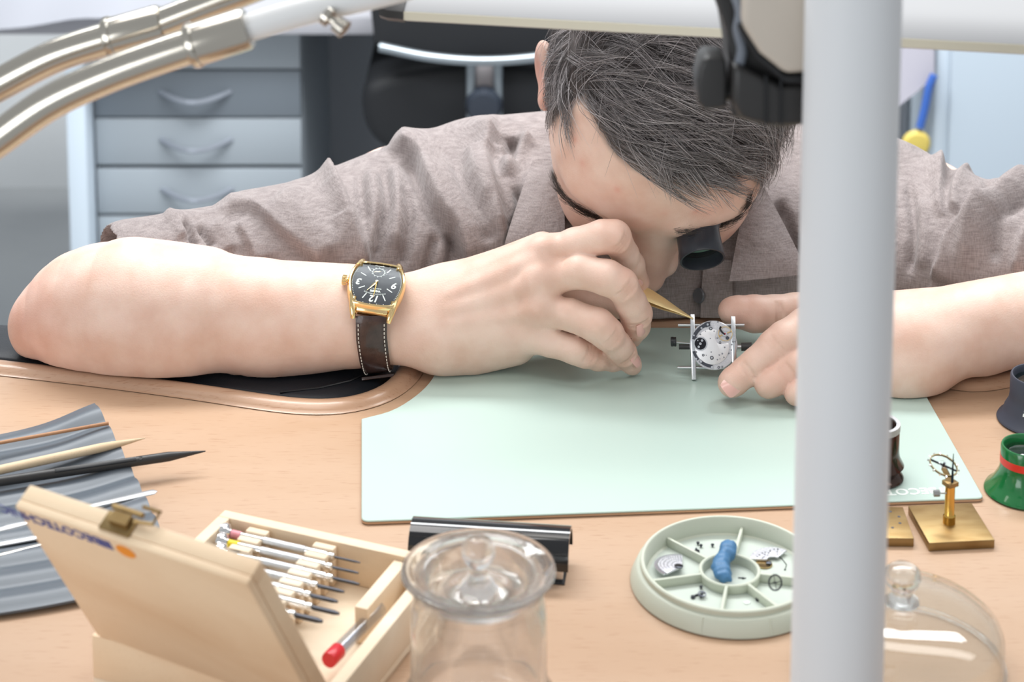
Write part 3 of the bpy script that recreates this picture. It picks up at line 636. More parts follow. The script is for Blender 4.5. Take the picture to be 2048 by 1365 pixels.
# ================================================================== bench lamp: pole, joint, light bar
pd_ = .765
pole_c = np.array([D(1690, 682, pd_)[0], pd_, 0])
lamp = thing('bench_lamp', pole_c, 'aluminium bench lamp with a thick pole, black joint and long light bar', 'lamp')
M['pole'] = mat('pole_aluminium', (221, 223, 226), .5, spec=.4)
top_z = .55
MB().lathe([(0, .012), (.0192, .012), (.0192, top_z), (0, top_z)], pole_c, None, 64).build('pole', M['pole'], lamp, smooth=40)
MB().lathe([(0, .0002), (.034, .0002), (.036, .002), (.036, .009), (.030, .013), (0, .013)], pole_c, None, 48).build('pole_foot', M['black_plastic'], lamp, smooth=40)
LZ = .300
pl0, pl1 = G(800, 40, LZ), G(2048, 108, LZ)
ul = nrm(pl1 - pl0); vl = np.cross(e3, ul)                            # vl: away from the camera
pl2 = pl0 + ul * .62; RLm = np.stack([ul, vl, e3], 1)
WL, TL_ = .105, .013
def bar(u0, u1, name, m, sect, bev=0):
    lo = [pl0 + ul * u0 + vl * a + e3 * b for a, b in sect]; hi = [pl0 + ul * u1 + vl * a + e3 * b for a, b in sect]
    return MB().hexa(lo, hi).build(name, m, lamp, bevel=bev, smooth=40)
sect = [(0, .001), (.004, -.0015), (WL - .004, -.0015), (WL, .001), (WL, TL_ - .006), (WL - .012, TL_), (.012, TL_), (.0012, .0058), (0, .0048)]
bar(0, .62, 'light_bar_housing', mat('lamp_grey', (181, 181, 183), .5, spec=.35), sect)
bar(0.002, .618, 'lit_front_strip', mat('lamp_strip_lit', (226, 220, 200), .35), [(-.0006, .0002), (.0002, .0002), (.0002, .0046), (-.0006, .0046)])  # light reflected off the bench, put into this strip's cream colour
sc2 = [(a * 1.01 - .0006, b * 1.06 - .0004) for a, b in sect]
def capring(u, k): return [pl0 + ul * u + vl * (WL / 2 + (a - WL / 2) * k) + e3 * b * (.6 + .4 * k) for a, b in sc2]
r0, r1, r2 = capring(.002, 1.01), capring(-.007, .98), capring(-.0125, .90)
n = len(r0); mbc = MB(); mbc.add(np.concatenate([r0, r1, r2]), [tuple(range(n)), tuple(range(2 * n, 3 * n))[::-1]] + [(i * n + j, i * n + (j + 1) % n, (i + 1) * n + (j + 1) % n, (i + 1) * n + j) for i in range(2) for j in range(n)])
mbc.build('end_cap', M['black_satin'], lamp, smooth=40)
led = bpy.data.materials.new('led_panel'); led.use_nodes = True; b_ = led.node_tree.nodes['Principled BSDF']; b_.inputs['Base Color'].default_value = (.9, .9, .88, 1)
b_.inputs['Emission Color'].default_value = (1, .98, .94, 1); b_.inputs['Emission Strength'].default_value = .6
bar(.03, .60, 'led_diffuser', led, [(.02, -.0028), (WL - .02, -.0028), (WL - .02, -.0014), (.02, -.0014)])
# black joint between pole and bar
jp = D(1520, 120, .815)
def jbox(name, c, size, R=None, bev=.003, m=None): return MB().box(c, size, R).build(name, m or M['black_satin'], lamp, bevel=bev, seg=3)
jd = .800
def poly_plate(name, pts, d0, d1, m, bev=.002):
    lo = [D(x, y, d0) for x, y in pts]; hi = [p + np.array([0, d1 - d0, 0]) for p in lo]
    return MB().hexa(lo, hi).build(name, m, lamp, bevel=bev, seg=3, smooth=40)
poly_plate('joint_bracket', [(1410, -60), (1475, -40), (1492, 30), (1510, 90), (1590, 155), (1620, 155), (1620, 250), (1560, 258), (1500, 245), (1462, 235), (1462, 120), (1452, 60)], .790, .826, M['black_satin'])
wedge = mat('lamp_arm_grey', (196, 186, 174), .5)
poly_plate('arm_cover', [(1490, -60), (1640, -60), (1640, 145), (1572, 150), (1520, 108), (1484, 52)], .776, .800, wedge, .003)
poly_plate('joint_edge', [(1484, 50), (1520, 108), (1572, 152), (1640, 150), (1640, 170), (1570, 168), (1512, 118), (1474, 56)], .779, .797, M['black_plastic'], .001)
poly_plate('joint_drum', [(1468, 130), (1560, 172), (1640, 172), (1640, 252), (1540, 256), (1480, 240), (1464, 200)], .780, .815, M['black_satin'], .003)
for x in (1530, 1560): poly_plate('joint_groove', [(x, 150), (x + 4, 152), (x + 4, 250), (x, 250)], .7785, .781, M['black_plastic'], 0)
poly_plate('knob', [(1400, 130), (1412, 116), (1452, 118), (1456, 160), (1454, 218), (1406, 222), (1396, 205), (1393, 165)], .786, .806, M['black_satin'], .0035)
kn = D(1460, 180, .797); MB().tube([kn - np.array([.004, 0, 0]), kn + np.array([.008, 0, 0])], .0045, 16).build('knob_shaft', M['black_plastic'], lamp)
poly_plate('joint_neck', [(1405, -60), (1470, -60), (1486, -10), (1484, 50), (1462, 40), (1440, 10)], .82, .86, M['black_satin'])
cbl = [D(1462, -30, .787), D(1480, 20, .785), D(1476, 60, .786), D(1484, 100, .787), D(1476, 140, .788)]
MB().tube(spline(cbl, 6), .0022, 10).build('cable', mat('grey_cable', (120, 126, 136), .4), lamp)
mnt = (pole_c + np.array([0, .03, LZ + .02])); 
jbox('pole_clamp', np.array([pole_c[0], pole_c[1] + .034, .335]), (.030, .036, .05), None, .006)
al = bpy.data.lights.new('bench_lamp_light', 'AREA'); al.shape = 'RECTANGLE'; al.size = .56; al.size_y = .06; al.energy = .32; al.color = (1, .98, .95)
alo = bpy.data.objects.new('bench_lamp_light', al); COL.objects.link(alo); lc = pl0 + ul * .31 + vl * WL / 2 + e3 * (-.006)
alo.location = (lc[0], lc[1], lc[2] + ZB); alo.rotation_euler = (0, 0, math.atan2(ul[1], ul[0]))

# ================================================================== chrome support arms
def support(name, pts, d, r, colr, inner, label, im, screw_at=None, col=None):
    P = spline([D(x, y, dd) for (x, y), dd in zip(pts, d)], 12)
    foot = P[0] + np.array([-.05, 0, 0]); base = np.array([foot[0] - .03 - (.02 if colr < .0095 else 0), foot[1] - (.02 if colr > .0095 else -.262), .0004])
    P = np.concatenate([spline([base + e3 * .004, base + e3 * .06, foot * .5 + base * .5 + np.array([-.012, 0, .02]), P[0]], 10)[:-1], P])
    t = thing(name, base, label, 'support arm', 'chrome support arms above the drawers')
    MB().tube(P, r, 28).build('curved_tube', M['nickel'], t)
    MB().lathe([(0, 0), (.022, 0), (.022, .006), (.012, .010), (0, .010)], base, None, 32).build('foot_plate', M['nickel'], t)
    e = P[-1]; dr = nrm(P[-1] - P[-3]); R = axis_frame(dr)
    MB().lathe([(0, -.012), (colr, -.012), (colr + .0008, -.0105), (colr + .0008, -.0085), (colr, -.008), (colr, .014), (colr - .0008, .0155), (0, .0155)], e, R, 32).build('collar', M['nickel'], t, smooth=40)
    q = [D(x, y, dd) for x, y, dd in inner]; q = spline([e + dr * .012] + q, 6)
    MB().tube(q, r * .78 if im is not M['nickel'] else r * .9, 24).build('inner_rod', im, t)
    if screw_at:
        for (x, y, dd), (x2, y2, d2) in screw_at:
            a, b = D(x, y, dd), D(x2, y2, d2); m_ = a + (b - a) * .55
            MB().tube([a, a + (b - a) * .25], .0042, 16).build('screw_collar', M['nickel'], t); MB().tube([a, m_], .0018, 12).build('screw_shank', M['nickel'], t)
            MB().tube([m_, b], [.0035, .0042], 18).build('thumbscrew', M['nickel'], t)
    return t
white_rod = mat('white_rod', (226, 226, 226), .35)
support('support_arm', [(-120, 235), (0, 168), (110, 112), (220, 76), (262, 64)], [.89] * 5, .0079, .0093, [(420, 8, .89), (520, -30, .89)], 'chrome support arm with a plain collar, running above the other chrome arm', M['nickel'])
support('support_arm', [(-150, 400), (-60, 320), (0, 275), (100, 205), (210, 153), (330, 109), (430, 77)], [.84] * 7, .0079, .0096, [(600, 25, .84), (740, -8, .84), (860, -40, .84)], 'chrome support arm ending in a white rod with a thumbscrew', white_rod,
        [((650, 30, .832), (690, 60, .828)), ((612, 2, .85), (600, -14, .855))])

# ================================================================== background furniture
def bk(px, py, d): return D(px, py, d)
M['cab_white'] = mat('cabinet_white', (186, 198, 209), .5); M['cab_grey'] = mat('cabinet_grey', (149, 157, 164), .5)
M['cab_dark'] = mat('drawer_dark', (108, 116, 124), .5); M['panel_dark'] = mat('panel_dark', (138, 142, 149), .6)
dd = 3.02
x0, x1 = bk(190, 300, dd)[0], bk(605, 300, dd)[0]
def zof(y): return bk(400, y, dd)[2]
cab = thing('drawer_cabinet', ((x0 + x1) / 2, dd + .2, FZ), 'pale grey drawer cabinet with one dark drawer and bow handles', 'cabinet')
MB().box(((x0 + x1) / 2, dd + .24, (FZ + .05 + zof(56)) / 2), (x1 - x0, .44, zof(56) - FZ - .05), None).build('carcass', M['cab_grey'], cab, bevel=.002)
for k, (a, b, dark) in enumerate(((58, 138, 0), (142, 234, 1), (238, 330, 0), (338, 428, 0), (434, 530, 0), (536, 640, 0), (646, 755, 0))):
    z1_, z0_ = zof(a), zof(b)
    dr = MB().box(((x0 + x1) / 2, dd + .009, (z0_ + z1_) / 2), (x1 - x0 - .003, .018, z1_ - z0_), None).build('drawer', M['cab_dark'] if dark else M['cab_grey'], cab, bevel=.0015)
    hx = [bk(x, 300, dd)[0] for x in np.linspace(322, 464, 15)]; hz = zof((a + b) / 2 + 0)
    P = [np.array([x, dd - .026 * math.sin(math.pi * t) + .001, hz - .010 * math.sin(math.pi * t) + .004]) for x, t in zip(hx, np.linspace(0, 1, 15))]
    if k: MB().tube(P, .0045, 8).build('handle', mat('handle_grey', (150, 156, 166), .35, metal=.6), dr)
MB().box((bk(168, 300, dd)[0], dd + .2, (FZ + zof(60)) / 2), (bk(188, 300, dd)[0] - bk(150, 300, dd)[0], .5, zof(60) - FZ)).build('side_panel', M['cab_white'], cab, bevel=.002)
MB().box(((x0 + x1) / 2, dd + .22, FZ + .025), (x1 - x0, .4, .05)).build('plinth', M['panel_dark'], cab)
# white desk top over the cabinet, dark modesty panel
zd = zof(52)
desk = thing('desk', (0, dd + .3, FZ), 'white desk with a dark grey back panel at the back of the workshop', 'desk')
xd0, xd1 = bk(-440, 0, dd)[0], bk(1790, 0, dd)[0]
MB().box(((xd0 + xd1) / 2, dd + .28, zd + .014), (xd1 - xd0, .66, .028)).build('desk_top', mat('desk_white', (160, 160, 166), .5), desk, bevel=.002)
xa, xb = bk(598, 200, dd + .50)[0], bk(1770, 200, dd)[0]
MB().box(((xa + xb) / 2, dd + .50, (FZ + zd) / 2), (xb - xa, .02, zd - FZ - .002)).build('modesty_panel', M['panel_dark'], desk)
MB().box((xb, dd + .3, (FZ + zd) / 2), (.03, .56, zd - FZ - .002)).build('end_panel', mat('desk_end', (150, 156, 162), .5), desk)
MB().box((bk(-420, 200, dd)[0], dd + .3, (FZ + zd) / 2), (.03, .56, zd - FZ - .002)).build('end_panel', M['cab_white'], desk)
# office chair pushed under the desk
M['chair_black'] = mat('chair_black', (20, 22, 26), .65)
cd = 2.86; cx = bk(968, 200, cd)[0]
ch = thing('office_chair', (cx, cd + .2, FZ), 'black office chair with a chrome back bar in front of the dark panel', 'chair')
def pad_px(name, pts, d, th_, m, bev):
    ps = spline(pts, 5, True); lo = [bk(x, y, d) for x, y in ps]; hi = [p + np.array([0, th_, 0]) for p in lo]
    return MB().hexa(lo, hi).build(name, m, ch, bevel=bev, seg=3, smooth=50)
pad_px('backrest', [(752, -120), (746, 60), (760, 92), (860, 112), (968, 118), (1080, 112), (1180, 92), (1192, 60), (1186, -120), (968, -150)], cd, .05, M['chair_black'], .012)
pad_px('seat', [(724, 190), (760, 158), (880, 134), (968, 128), (1060, 134), (1180, 158), (1216, 190), (1216, 250), (1180, 300), (1060, 330), (968, 335), (860, 325), (770, 300), (730, 255)], cd + .03, .42, M['chair_black'], .02)
rail = spline([bk(760, 94, cd - .012), bk(860, 114, cd - .03), bk(968, 122, cd - .036), bk(1080, 114, cd - .03), bk(1178, 94, cd - .012)], 8)
MB().tube(rail, .0075, 12).build('back_bar', mat('chair_chrome', (150, 158, 164), .3, metal=.8), ch)
for x in (942, 996):
    MB().tube([bk(x, 118, cd - .02), bk(x, 330, cd - .02)], .007, 12).build('support_tube', mat('chair_chrome_tube', (150, 158, 164), .3, metal=.8), ch)
pc1, pc2 = bk(969, 120, cd - .012), bk(969, 330, cd - .012)
MB().box((pc1 + pc2) / 2, (.036, .008, pc1[2] - pc2[2])).build('support_plate', mat('chair_plate', (130, 126, 128), .4, metal=.3), ch, bevel=.001)
MB().lathe([(0, -.03), (.022, -.028), (.028, -.012), (.028, .0), (0, 0)], bk(968, 206, cd - .014), axis_frame([0, 1, 0]), 28).build('knob', mat('chair_knob', (38, 44, 54), .5), ch, smooth=50)
zs = bk(968, 330, cd)[2]; MB().tube([(cx, cd + .24, zs - .02), (cx, cd + .24, FZ + .08)], .025, 20).build('gas_lift', M['black_plastic'], ch)
for k in range(5):
    a = k * 2 * math.pi / 5 + .3; e_ = np.array([cx + .27 * math.cos(a), cd + .24 + .27 * math.sin(a), FZ + .06])
    lg = MB().tube([(cx, cd + .24, FZ + .10), e_], [.024, .014], 10).build('base_leg', M['black_plastic'], ch)
    MB().tube([e_ + [-.012, 0, -.032], e_ + [.012, 0, -.032]], .026, 16).build('castor', M['black_plastic'], lg)
# white cloths on the desk, hanging coat, blue lanyard, yellow tag
def cloth(name, pts, d, label, col, sag=.02):
    # hanging folds: a sheet through a top row and a bottom row of pixels
    top = resample(np.array([bk(x, y, d) for x, y in pts[0]]), .02); bot = np.array([bk(x, y, d - .03) for x, y in pts[1]])
    n = len(top); t = np.linspace(0, 1, n); d_ = np.r_[0, np.cumsum(np.linalg.norm(np.diff(bot, axis=0), axis=1))]; bt = np.stack([np.interp(t * d_[-1], d_, bot[:, k]) for k in range(3)], 1)
    P = np.array([top * (1 - s) + bt * s for s in np.linspace(0, 1, 14)])
    for j in range(n): P[:, j, 1] += sag * np.sin(j * .9 + np.linspace(0, 1.5, 14)) * np.linspace(.3, 1, 14)
    return tag(MB().sheet(P, .004).build(name, mat('cloth_' + name, col, .9), smooth=70), label, 'cloth')
cloth('white_cloth', ([(-60, -60), (430, -60)], [(-60, 66), (60, 52), (150, 40), (260, 34), (330, 22), (430, 8)]), 2.957, 'crumpled white cloth hanging from the desk above the drawers', (160, 162, 170), .006)
cloth('hanging_coat', ([(1690, -70), (1866, -70)], [(1690, 260), (1800, 205), (1866, 150)]), 2.805, 'white work coat hanging beside the pale cupboard', (158, 156, 166), .010)
lan = spline([bk(1868, 150, 2.755), bk(1858, 175, 2.755), bk(1850, 215, 2.755), bk(1840, 255, 2.755)], 6)
tag(MB().tube(lan, [.006] * len(lan), 8).build('lanyard_ribbon', mat('blue_ribbon', (52, 92, 168), .6)), 'blue lanyard ribbon hanging below the white coat', 'lanyard')
tag(MB().lathe([(0, -.008), (.016, -.006), (.021, 0), (.016, .006), (0, .008)], bk(1832, 288, 2.755), axis_frame([0, 1, 0]), 24).build('yellow_tag_disc', mat('yellow_disc', (196, 176, 90), .6)), 'round yellow tag hanging under the blue lanyard', 'tag')
tag(MB().tube(spline([bk(1840, 255, 2.755), bk(1836, 270, 2.755), bk(1832, 284, 2.750)], 5), .0015, 6).build('tag_string', M['black_plastic']), 'thin dark string holding the yellow tag', 'string')
xl = bk(1868, 200, 2.78)[0]
cup = thing('pale_cupboard', (xl + .35, 2.98, FZ), 'pale blue-white cupboard beyond the sleeve, beside the hanging coat', 'cupboard')
MB().box((xl + .35, 2.98, FZ + .64), (.7, .4, 1.26)).build('body', M['cab_white'], cup, bevel=.01)
MB().box((xl + .35, 2.772, FZ + .64), (.66, .016, 1.2)).build('door', mat('cupboard_door', (173, 185, 196), .45), cup, bevel=.006)
MB().box((xl + .35, 2.98, FZ + .008), (.68, .38, .014)).build('plinth', M['panel_dark'], cup)
xs = bk(1800, 200, 2.9)[0]
mb = MB(); mb.box(((xs + xl) / 2 - .006, 2.945, FZ + .60), (xl - xs - .004, .02, 1.18)); tag(mb.build('grey_screen', mat('screen_grey', (104, 108, 114), .6)), 'grey partition board behind the hanging coat', 'partition')
# ================================================================== signed-distance modelling for the figure
def smin(a, b, k):
    k = np.float32(k); h = np.maximum(k - np.abs(a - b), 0); return np.minimum(a, b) - h * h / (4 * k)
def smax(a, b, k): return -smin(-a, -b, k)
def rc(p, a, b, ra, rb):                     # capsule with a varying radius on an open grid p = (x, y, z)
    a = np.asarray(a, float); ab = np.asarray(b, float) - a; l2 = max(ab @ ab, 1e-12)
    x, y, z = (p[k] - np.float32(a[k]) for k in range(3)); x = x[:, None, None]; y = y[None, :, None]; z = z[None, None, :]
    dot = (x * np.float32(ab[0]) + y * np.float32(ab[1])) + z * np.float32(ab[2]); q2 = (x * x + y * y) + z * z
    t = np.clip(dot / np.float32(l2), 0, 1); q2 = q2 - t * (2 * dot - t * np.float32(l2))
    return np.sqrt(np.maximum(q2, 0)) - (np.float32(ra) + np.float32(rb - ra) * t)
def ell(p, c, r, R=None):
    R = np.eye(3) if R is None else R; x, y, z = (p[k] - np.float32(c[k]) for k in range(3)); k0 = k1 = 0
    for j in range(3):
        q = (x[:, None, None] * np.float32(R[0, j]) + y[None, :, None] * np.float32(R[1, j])) + z[None, None, :] * np.float32(R[2, j]); q2 = q * q
        k0 = k0 + q2 / np.float32(r[j] ** 2); k1 = k1 + q2 / np.float32(r[j] ** 4)
    k0 = np.sqrt(k0); return k0 * (k0 - 1) / np.maximum(np.sqrt(k1), 1e-6)
class Field:
    def __init__(s, lo, hi, h):
        s.lo = np.asarray(lo, float); s.h = h; s.n = np.ceil((np.asarray(hi) - s.lo) / h).astype(int) + 1
        s.d = np.full(s.n, 1.0, np.float32)
    def rng(s, lo, hi):
        i0 = np.clip(np.floor((np.asarray(lo) - s.lo) / s.h).astype(int), 0, s.n); i1 = np.clip(np.ceil((np.asarray(hi) - s.lo) / s.h).astype(int) + 1, 0, s.n)
        return i0, i1
    def sub(s, lo, hi):
        i0, i1 = s.rng(lo, hi)
        if (i1 <= i0).any(): return None, None
        return tuple(slice(a, b) for a, b in zip(i0, i1)), [(s.lo[k] + s.h * np.arange(i0[k], i1[k])).astype(np.float32) for k in range(3)]
    def cone(s, a, b, ra, rb, k=.004, cut=False):
        a, b = np.asarray(a, float), np.asarray(b, float); m = max(ra, rb) + 2 * k + 3 * s.h
        sl, p = s.sub(np.minimum(a, b) - m, np.maximum(a, b) + m)
        if sl is None: return s
        d = rc(p, a, b, ra, rb); s.d[sl] = smax(s.d[sl], -d, k) if cut else smin(s.d[sl], d, k); return s
    def body(s, pts, rad, m, kin=0):         # a chain evaluated as one body, segment by segment
        P = np.asarray(pts, float); i0, i1 = s.rng(P.min(0) - m, P.max(0) + m)
        if (i1 <= i0).any(): return None, None
        d = np.full(i1 - i0, 1.0, np.float32)
        for i in range(len(P) - 1):
            sl, p = s.sub(np.minimum(P[i], P[i + 1]) - m, np.maximum(P[i], P[i + 1]) + m)
            if sl is None: continue
            q = tuple(slice(c.start - o, c.stop - o) for c, o in zip(sl, i0)); e = rc(p, P[i], P[i + 1], rad[i], rad[i + 1])
            d[q] = smin(d[q], e, kin) if kin else np.minimum(d[q], e)
        return tuple(slice(a, b) for a, b in zip(i0, i1)), d
    def chain(s, pts, rad, k=.004, cut=False):
        sl, d = s.body(pts, rad, max(rad) + 2 * k + 3 * s.h)
        if sl is not None: s.d[sl] = smax(s.d[sl], -d, k) if cut else smin(s.d[sl], d, k)
        return s
    def ell(s, c, r, R=None, k=.006, cut=False):
        m = max(r) + 2 * k + 3 * s.h; sl, p = s.sub(np.asarray(c) - m, np.asarray(c) + m)
        if sl is None: return s
        d = ell(p, np.asarray(c), np.asarray(r, float), R); s.d[sl] = smax(s.d[sl], -d, k) if cut else smin(s.d[sl], d, k); return s
    def at(s, p):                            # trilinear lookup
        q = (np.asarray(p, float) - s.lo) / s.h; i = np.clip(np.floor(q).astype(int), 0, s.n - 2); f = np.clip(q - i, 0, 1); r = 0
        for dx in (0, 1):
            for dy in (0, 1):
                for dz in (0, 1):
                    w_ = (f[..., 0] if dx else 1 - f[..., 0]) * (f[..., 1] if dy else 1 - f[..., 1]) * (f[..., 2] if dz else 1 - f[..., 2])
                    r = r + w_ * s.d[i[..., 0] + dx, i[..., 1] + dy, i[..., 2] + dz]
        return r
    def hit(s, px, py, t0=.9, t1=1.75):      # first surface along that pixel's direction
        d = ray(px, py); d = d / d[1]; t = np.arange(t0, t1, s.h * .6); P = np.array([0, 0, CAMH]) + t[:, None] * d
        inside = ((P > s.lo) & (P < s.lo + (s.n - 1) * s.h)).all(1); v = np.where(inside, s.at(P), 1.0); k = np.argmax(v < 0)
        return P[k] if v[k] < 0 else None
    def mesh(s, relax=2):
        d = s.d; neg = d < 0; nx, ny, nz = d.shape
        c = np.zeros((nx - 1, ny - 1, nz - 1), np.int8)
        for dx in (0, 1):
            for dy in (0, 1):
                for dz in (0, 1): c += neg[dx:nx - 1 + dx, dy:ny - 1 + dy, dz:nz - 1 + dz]
        I, J, K = np.nonzero((c > 0) & (c < 8)); idx = np.full(c.shape, -1, np.int64); idx[I, J, K] = np.arange(len(I))
        acc = np.zeros((len(I), 3)); cnt = np.zeros(len(I))
        cr = [(x, y, z) for x in (0, 1) for y in (0, 1) for z in (0, 1)]
        for a in cr:
            for ax in range(3):
                if a[ax]: continue
                b = list(a); b[ax] = 1; va = d[I + a[0], J + a[1], K + a[2]]; vb = d[I + b[0], J + b[1], K + b[2]]
                m = (va < 0) != (vb < 0); t = va[m] / (va[m] - vb[m]); q = np.tile(np.array(a, float), (m.sum(), 1)); q[:, ax] += t
                acc[m] += q; cnt[m] += 1
        V = (np.stack([I, J, K], 1) + acc / cnt[:, None]) * s.h + s.lo; F = []
        for ax in range(3):
            sl0 = [slice(None)] * 3; sl1 = [slice(None)] * 3; sl0[ax] = slice(0, -1); sl1[ax] = slice(1, None)
            e = neg[tuple(sl0)] != neg[tuple(sl1)]; E = np.stack(np.nonzero(e), 1); o = [k for k in range(3) if k != ax]
            ok = (E[:, o[0]] > 0) & (E[:, o[1]] > 0) & (E[:, o[0]] < d.shape[o[0]] - 1) & (E[:, o[1]] < d.shape[o[1]] - 1); E = E[ok]
            def cell(u, v):
                q = E.copy(); q[:, o[0]] -= u; q[:, o[1]] -= v; return idx[q[:, 0], q[:, 1], q[:, 2]]
            Q = np.stack([cell(1, 1), cell(0, 1), cell(0, 0), cell(1, 0)], 1); fl = neg[E[:, 0], E[:, 1], E[:, 2]]
            if ax == 1: fl = ~fl
            Q[~fl] = Q[~fl][:, ::-1]; F.append(Q)
        F = np.concatenate(F); F = F[(F >= 0).all(1)]
        for _ in range(relax):
            A = np.zeros_like(V); n = np.zeros(len(V))
            for k in range(4):
                np.add.at(A, F[:, k], V[F[:, (k + 1) % 4]]); np.add.at(n, F[:, k], 1)
            V = V * .4 + .6 * A / np.maximum(n, 1)[:, None]
        a, b = np.concatenate([F[:, 0], F[:, 1], F[:, 2]]), np.concatenate([F[:, 1], F[:, 2], F[:, 3]]); lab = np.arange(len(V))
        while True:                          # keep the largest connected surface only
            m = np.minimum(lab[a], lab[b]); new = lab.copy(); np.minimum.at(new, a, m); np.minimum.at(new, b, m); np.minimum.at(new, lab[a], m); np.minimum.at(new, lab[b], m); new = new[new[new]]
            if (new == lab).all(): break
            lab = new
        big = np.bincount(lab).argmax(); keep = lab == big; re = np.cumsum(keep) - 1; return V[keep], re[F[keep[F].all(1)]]
def to_mesh(name, V, F, m, parent=None, col=None):
    off = WORLD[parent] if parent is not None else np.r_[(V.min(0) + V.max(0))[:2] / 2, V[:, 2].min()]
    me = bpy.data.meshes.new(name); me.vertices.add(len(V)); me.vertices.foreach_set('co', (V - off).astype(np.float32).ravel())
    k = F.shape[1]; me.loops.add(len(F) * k); me.loops.foreach_set('vertex_index', F.ravel().astype(np.int32))
    me.polygons.add(len(F)); me.polygons.foreach_set('loop_start', np.arange(0, len(F) * k, k, dtype=np.int32))
    me.polygons.foreach_set('use_smooth', np.ones(len(F), bool))
    me.update(calc_edges=True)
    if col is not None:
        at = me.color_attributes.new('tint', 'FLOAT_COLOR', 'POINT'); at.data.foreach_set('color', np.c_[col, np.ones(len(col))].astype(np.float32).ravel())
    me.materials.append(m); me.validate()
    return link(name, me, parent, off)
def pxr(px, P): return px / FPX * (P[1] * math.cos(PITCH) + (CAMH - P[2]) * math.sin(PITCH))   # pixels to metres at P

# ------------------------------------------------------------------ head pose: local x = image right, y = face forward, z = crown
th_, rl_, yw_ = math.radians(49), math.radians(7), math.radians(-1.5)
Fw = np.array([0, -math.cos(th_), -math.sin(th_)]); Up = np.array([0, -math.sin(th_), math.cos(th_)]); Rt = np.array([1., 0, 0])
HR = np.stack([Rt, Fw, Up], 1)
cz, sz = math.cos(yw_), math.sin(yw_); HR = HR @ np.array([[cz, -sz, 0], [sz, cz, 0], [0, 0, 1]])
vw = nrm(ray(1320, 350)); c_, s_ = math.cos(rl_), math.sin(rl_)
Kx = np.array([[0, -vw[2], vw[1]], [vw[2], 0, -vw[0]], [-vw[1], vw[0], 0]]); ROLL = np.eye(3) + s_ * Kx + (1 - c_) * Kx @ Kx
HR = ROLL @ HR; HO = De(1318, 196, 1.393)
def hp(x, y, z): return HO + HR @ np.array([x, y, z]) * .001
CR_C, CR_R = np.array([0, 8, 42.]), np.array([75., 98, 88])          # cranium, mm, head frame

# ------------------------------------------------------------------ skin: head and neck
hv = .0014
fh = Field((HO[0] - .125, HO[1] - .165, HO[2] - .16), (HO[0] + .125, HO[1] + .13, HO[2] + .17), hv)
def HE(c, r, k=.010, cut=False, R=None): fh.ell(hp(*c), np.array(r) * .001, HR if R is None else HR @ R, k, cut)
def HC(a, b, ra, rb, k=.008, cut=False): fh.cone(hp(*a), hp(*b), ra * .001, rb * .001, k, cut)
HE(CR_C, CR_R)
HE((0, 50, 34), (71, 54, 56), .02)                                    # forehead
HE((0, 62, -18), (57, 36, 54), .02)                                   # mid face
HC((-36, 62, -66), (36, 62, -66), 20, 20, .02)                        # jaw
HC((0, 78, -84), (0, 74, -78), 19, 22, .02)                           # chin
for sx in (-1, 1):
    HC((sx * 46, 10, -48), (sx * 34, 60, -72), 15, 16, .02)           # jaw line
    HC((sx * 48, 66, -6), (sx * 60, 30, -4), 15, 13, .02)             # cheekbone
    HC((sx * 14, 97, 40), (sx * 50, 80, 40), 10, 9, .012)             # brow ridge
    HE((sx * 31, 99, 20), (19, 14, 13), .008, True)                   # eye socket
    HE((sx * 31, 84, 20), (14.5, 13, 12.5), .003)                     # closed lid over the eye
    HC((sx * 18, 94, 15), (sx * 46, 86, 19), 2.2, 2.0, .003)          # lower lid edge
    HE((sx * 34, 76, -22), (20, 18, 22), .02)                         # cheek
    # ear
    Re = Rz(sx * .35)
    HE((sx * 80, -10, 6), (7, 19, 30), .004, False, Re); HE((sx * 87, -4, 9), (5, 12, 19), .004, True, Re)
    HE((sx * 79, 0, -19), (5, 9, 10), .004)
HC((0, 96, 30), (0, 120, -18), 8.5, 11, .010)                         # nose bridge to tip
HC((0, 92, 24), (0, 100, -8), 13, 17, .012)
HE((0, 121, -22), (10.5, 9.5, 9), .006)
for sx in (-1, 1): HE((sx * 13, 108, -24), (8, 10, 8), .006); HE((sx * 6.5, 112, -31), (4, 6, 4), .002, True)
HC((-14, 94, -44), (14, 94, -44), 6, 6, .006); HC((-12, 92, -54), (12, 92, -54), 7, 7, .006); HC((-20, 103, -49), (20, 103, -49), 2, 2, .003, True)
NB = De(1322, 330, 1.56)
fh.chain([hp(0, -6, -30), hp(0, -30, -80), NB], [.058, .056, .062], .03)
fh.cone(hp(0, 40, -70), De(1350, 520, 1.50), .040, .050, .02)         # throat
HV, HF = fh.mesh()

# ------------------------------------------------------------------ skin: right arm and hand (the arm with the watch)
av = .0011
ra_lo = De(20, 760, 1.33); fa = Field((-.345, 1.135, -.004), (.105, 1.36, .125), av)
def chain_px(f, pts, k, sq=1): f.chain([De(x, y, d) for x, y, d, r in pts], [pxr(r, De(x, y, d)) for x, y, d, r in pts], k)
ARM_D = 1.275
chain_px(fa, [(104, 636, 1.300, 62), (124, 629, 1.300, 76), (148, 621, 1.300, 91), (180, 615, 1.299, 108), (218, 612, 1.297, 124), (262, 612, 1.295, 134), (395, 624, 1.29, 129), (545, 640, 1.285, 101), (690, 634, 1.28, 84)], .01)
chain_px(fa, [(88, 660, 1.300, 44), (160, 650, 1.296, 74), (320, 658, 1.287, 86)], .035)
chain_px(fa, [(170, 606, 1.315, 84), (330, 590, 1.355, 88), (520, 560, 1.41, 95)], .02)       # upper arm going back into the sleeve
chain_px(fa, [(540, 606, 1.287, 70), (690, 598, 1.285, 57), (790, 602, 1.283, 52), (880, 596, 1.284, 56)], .02)    # radius side
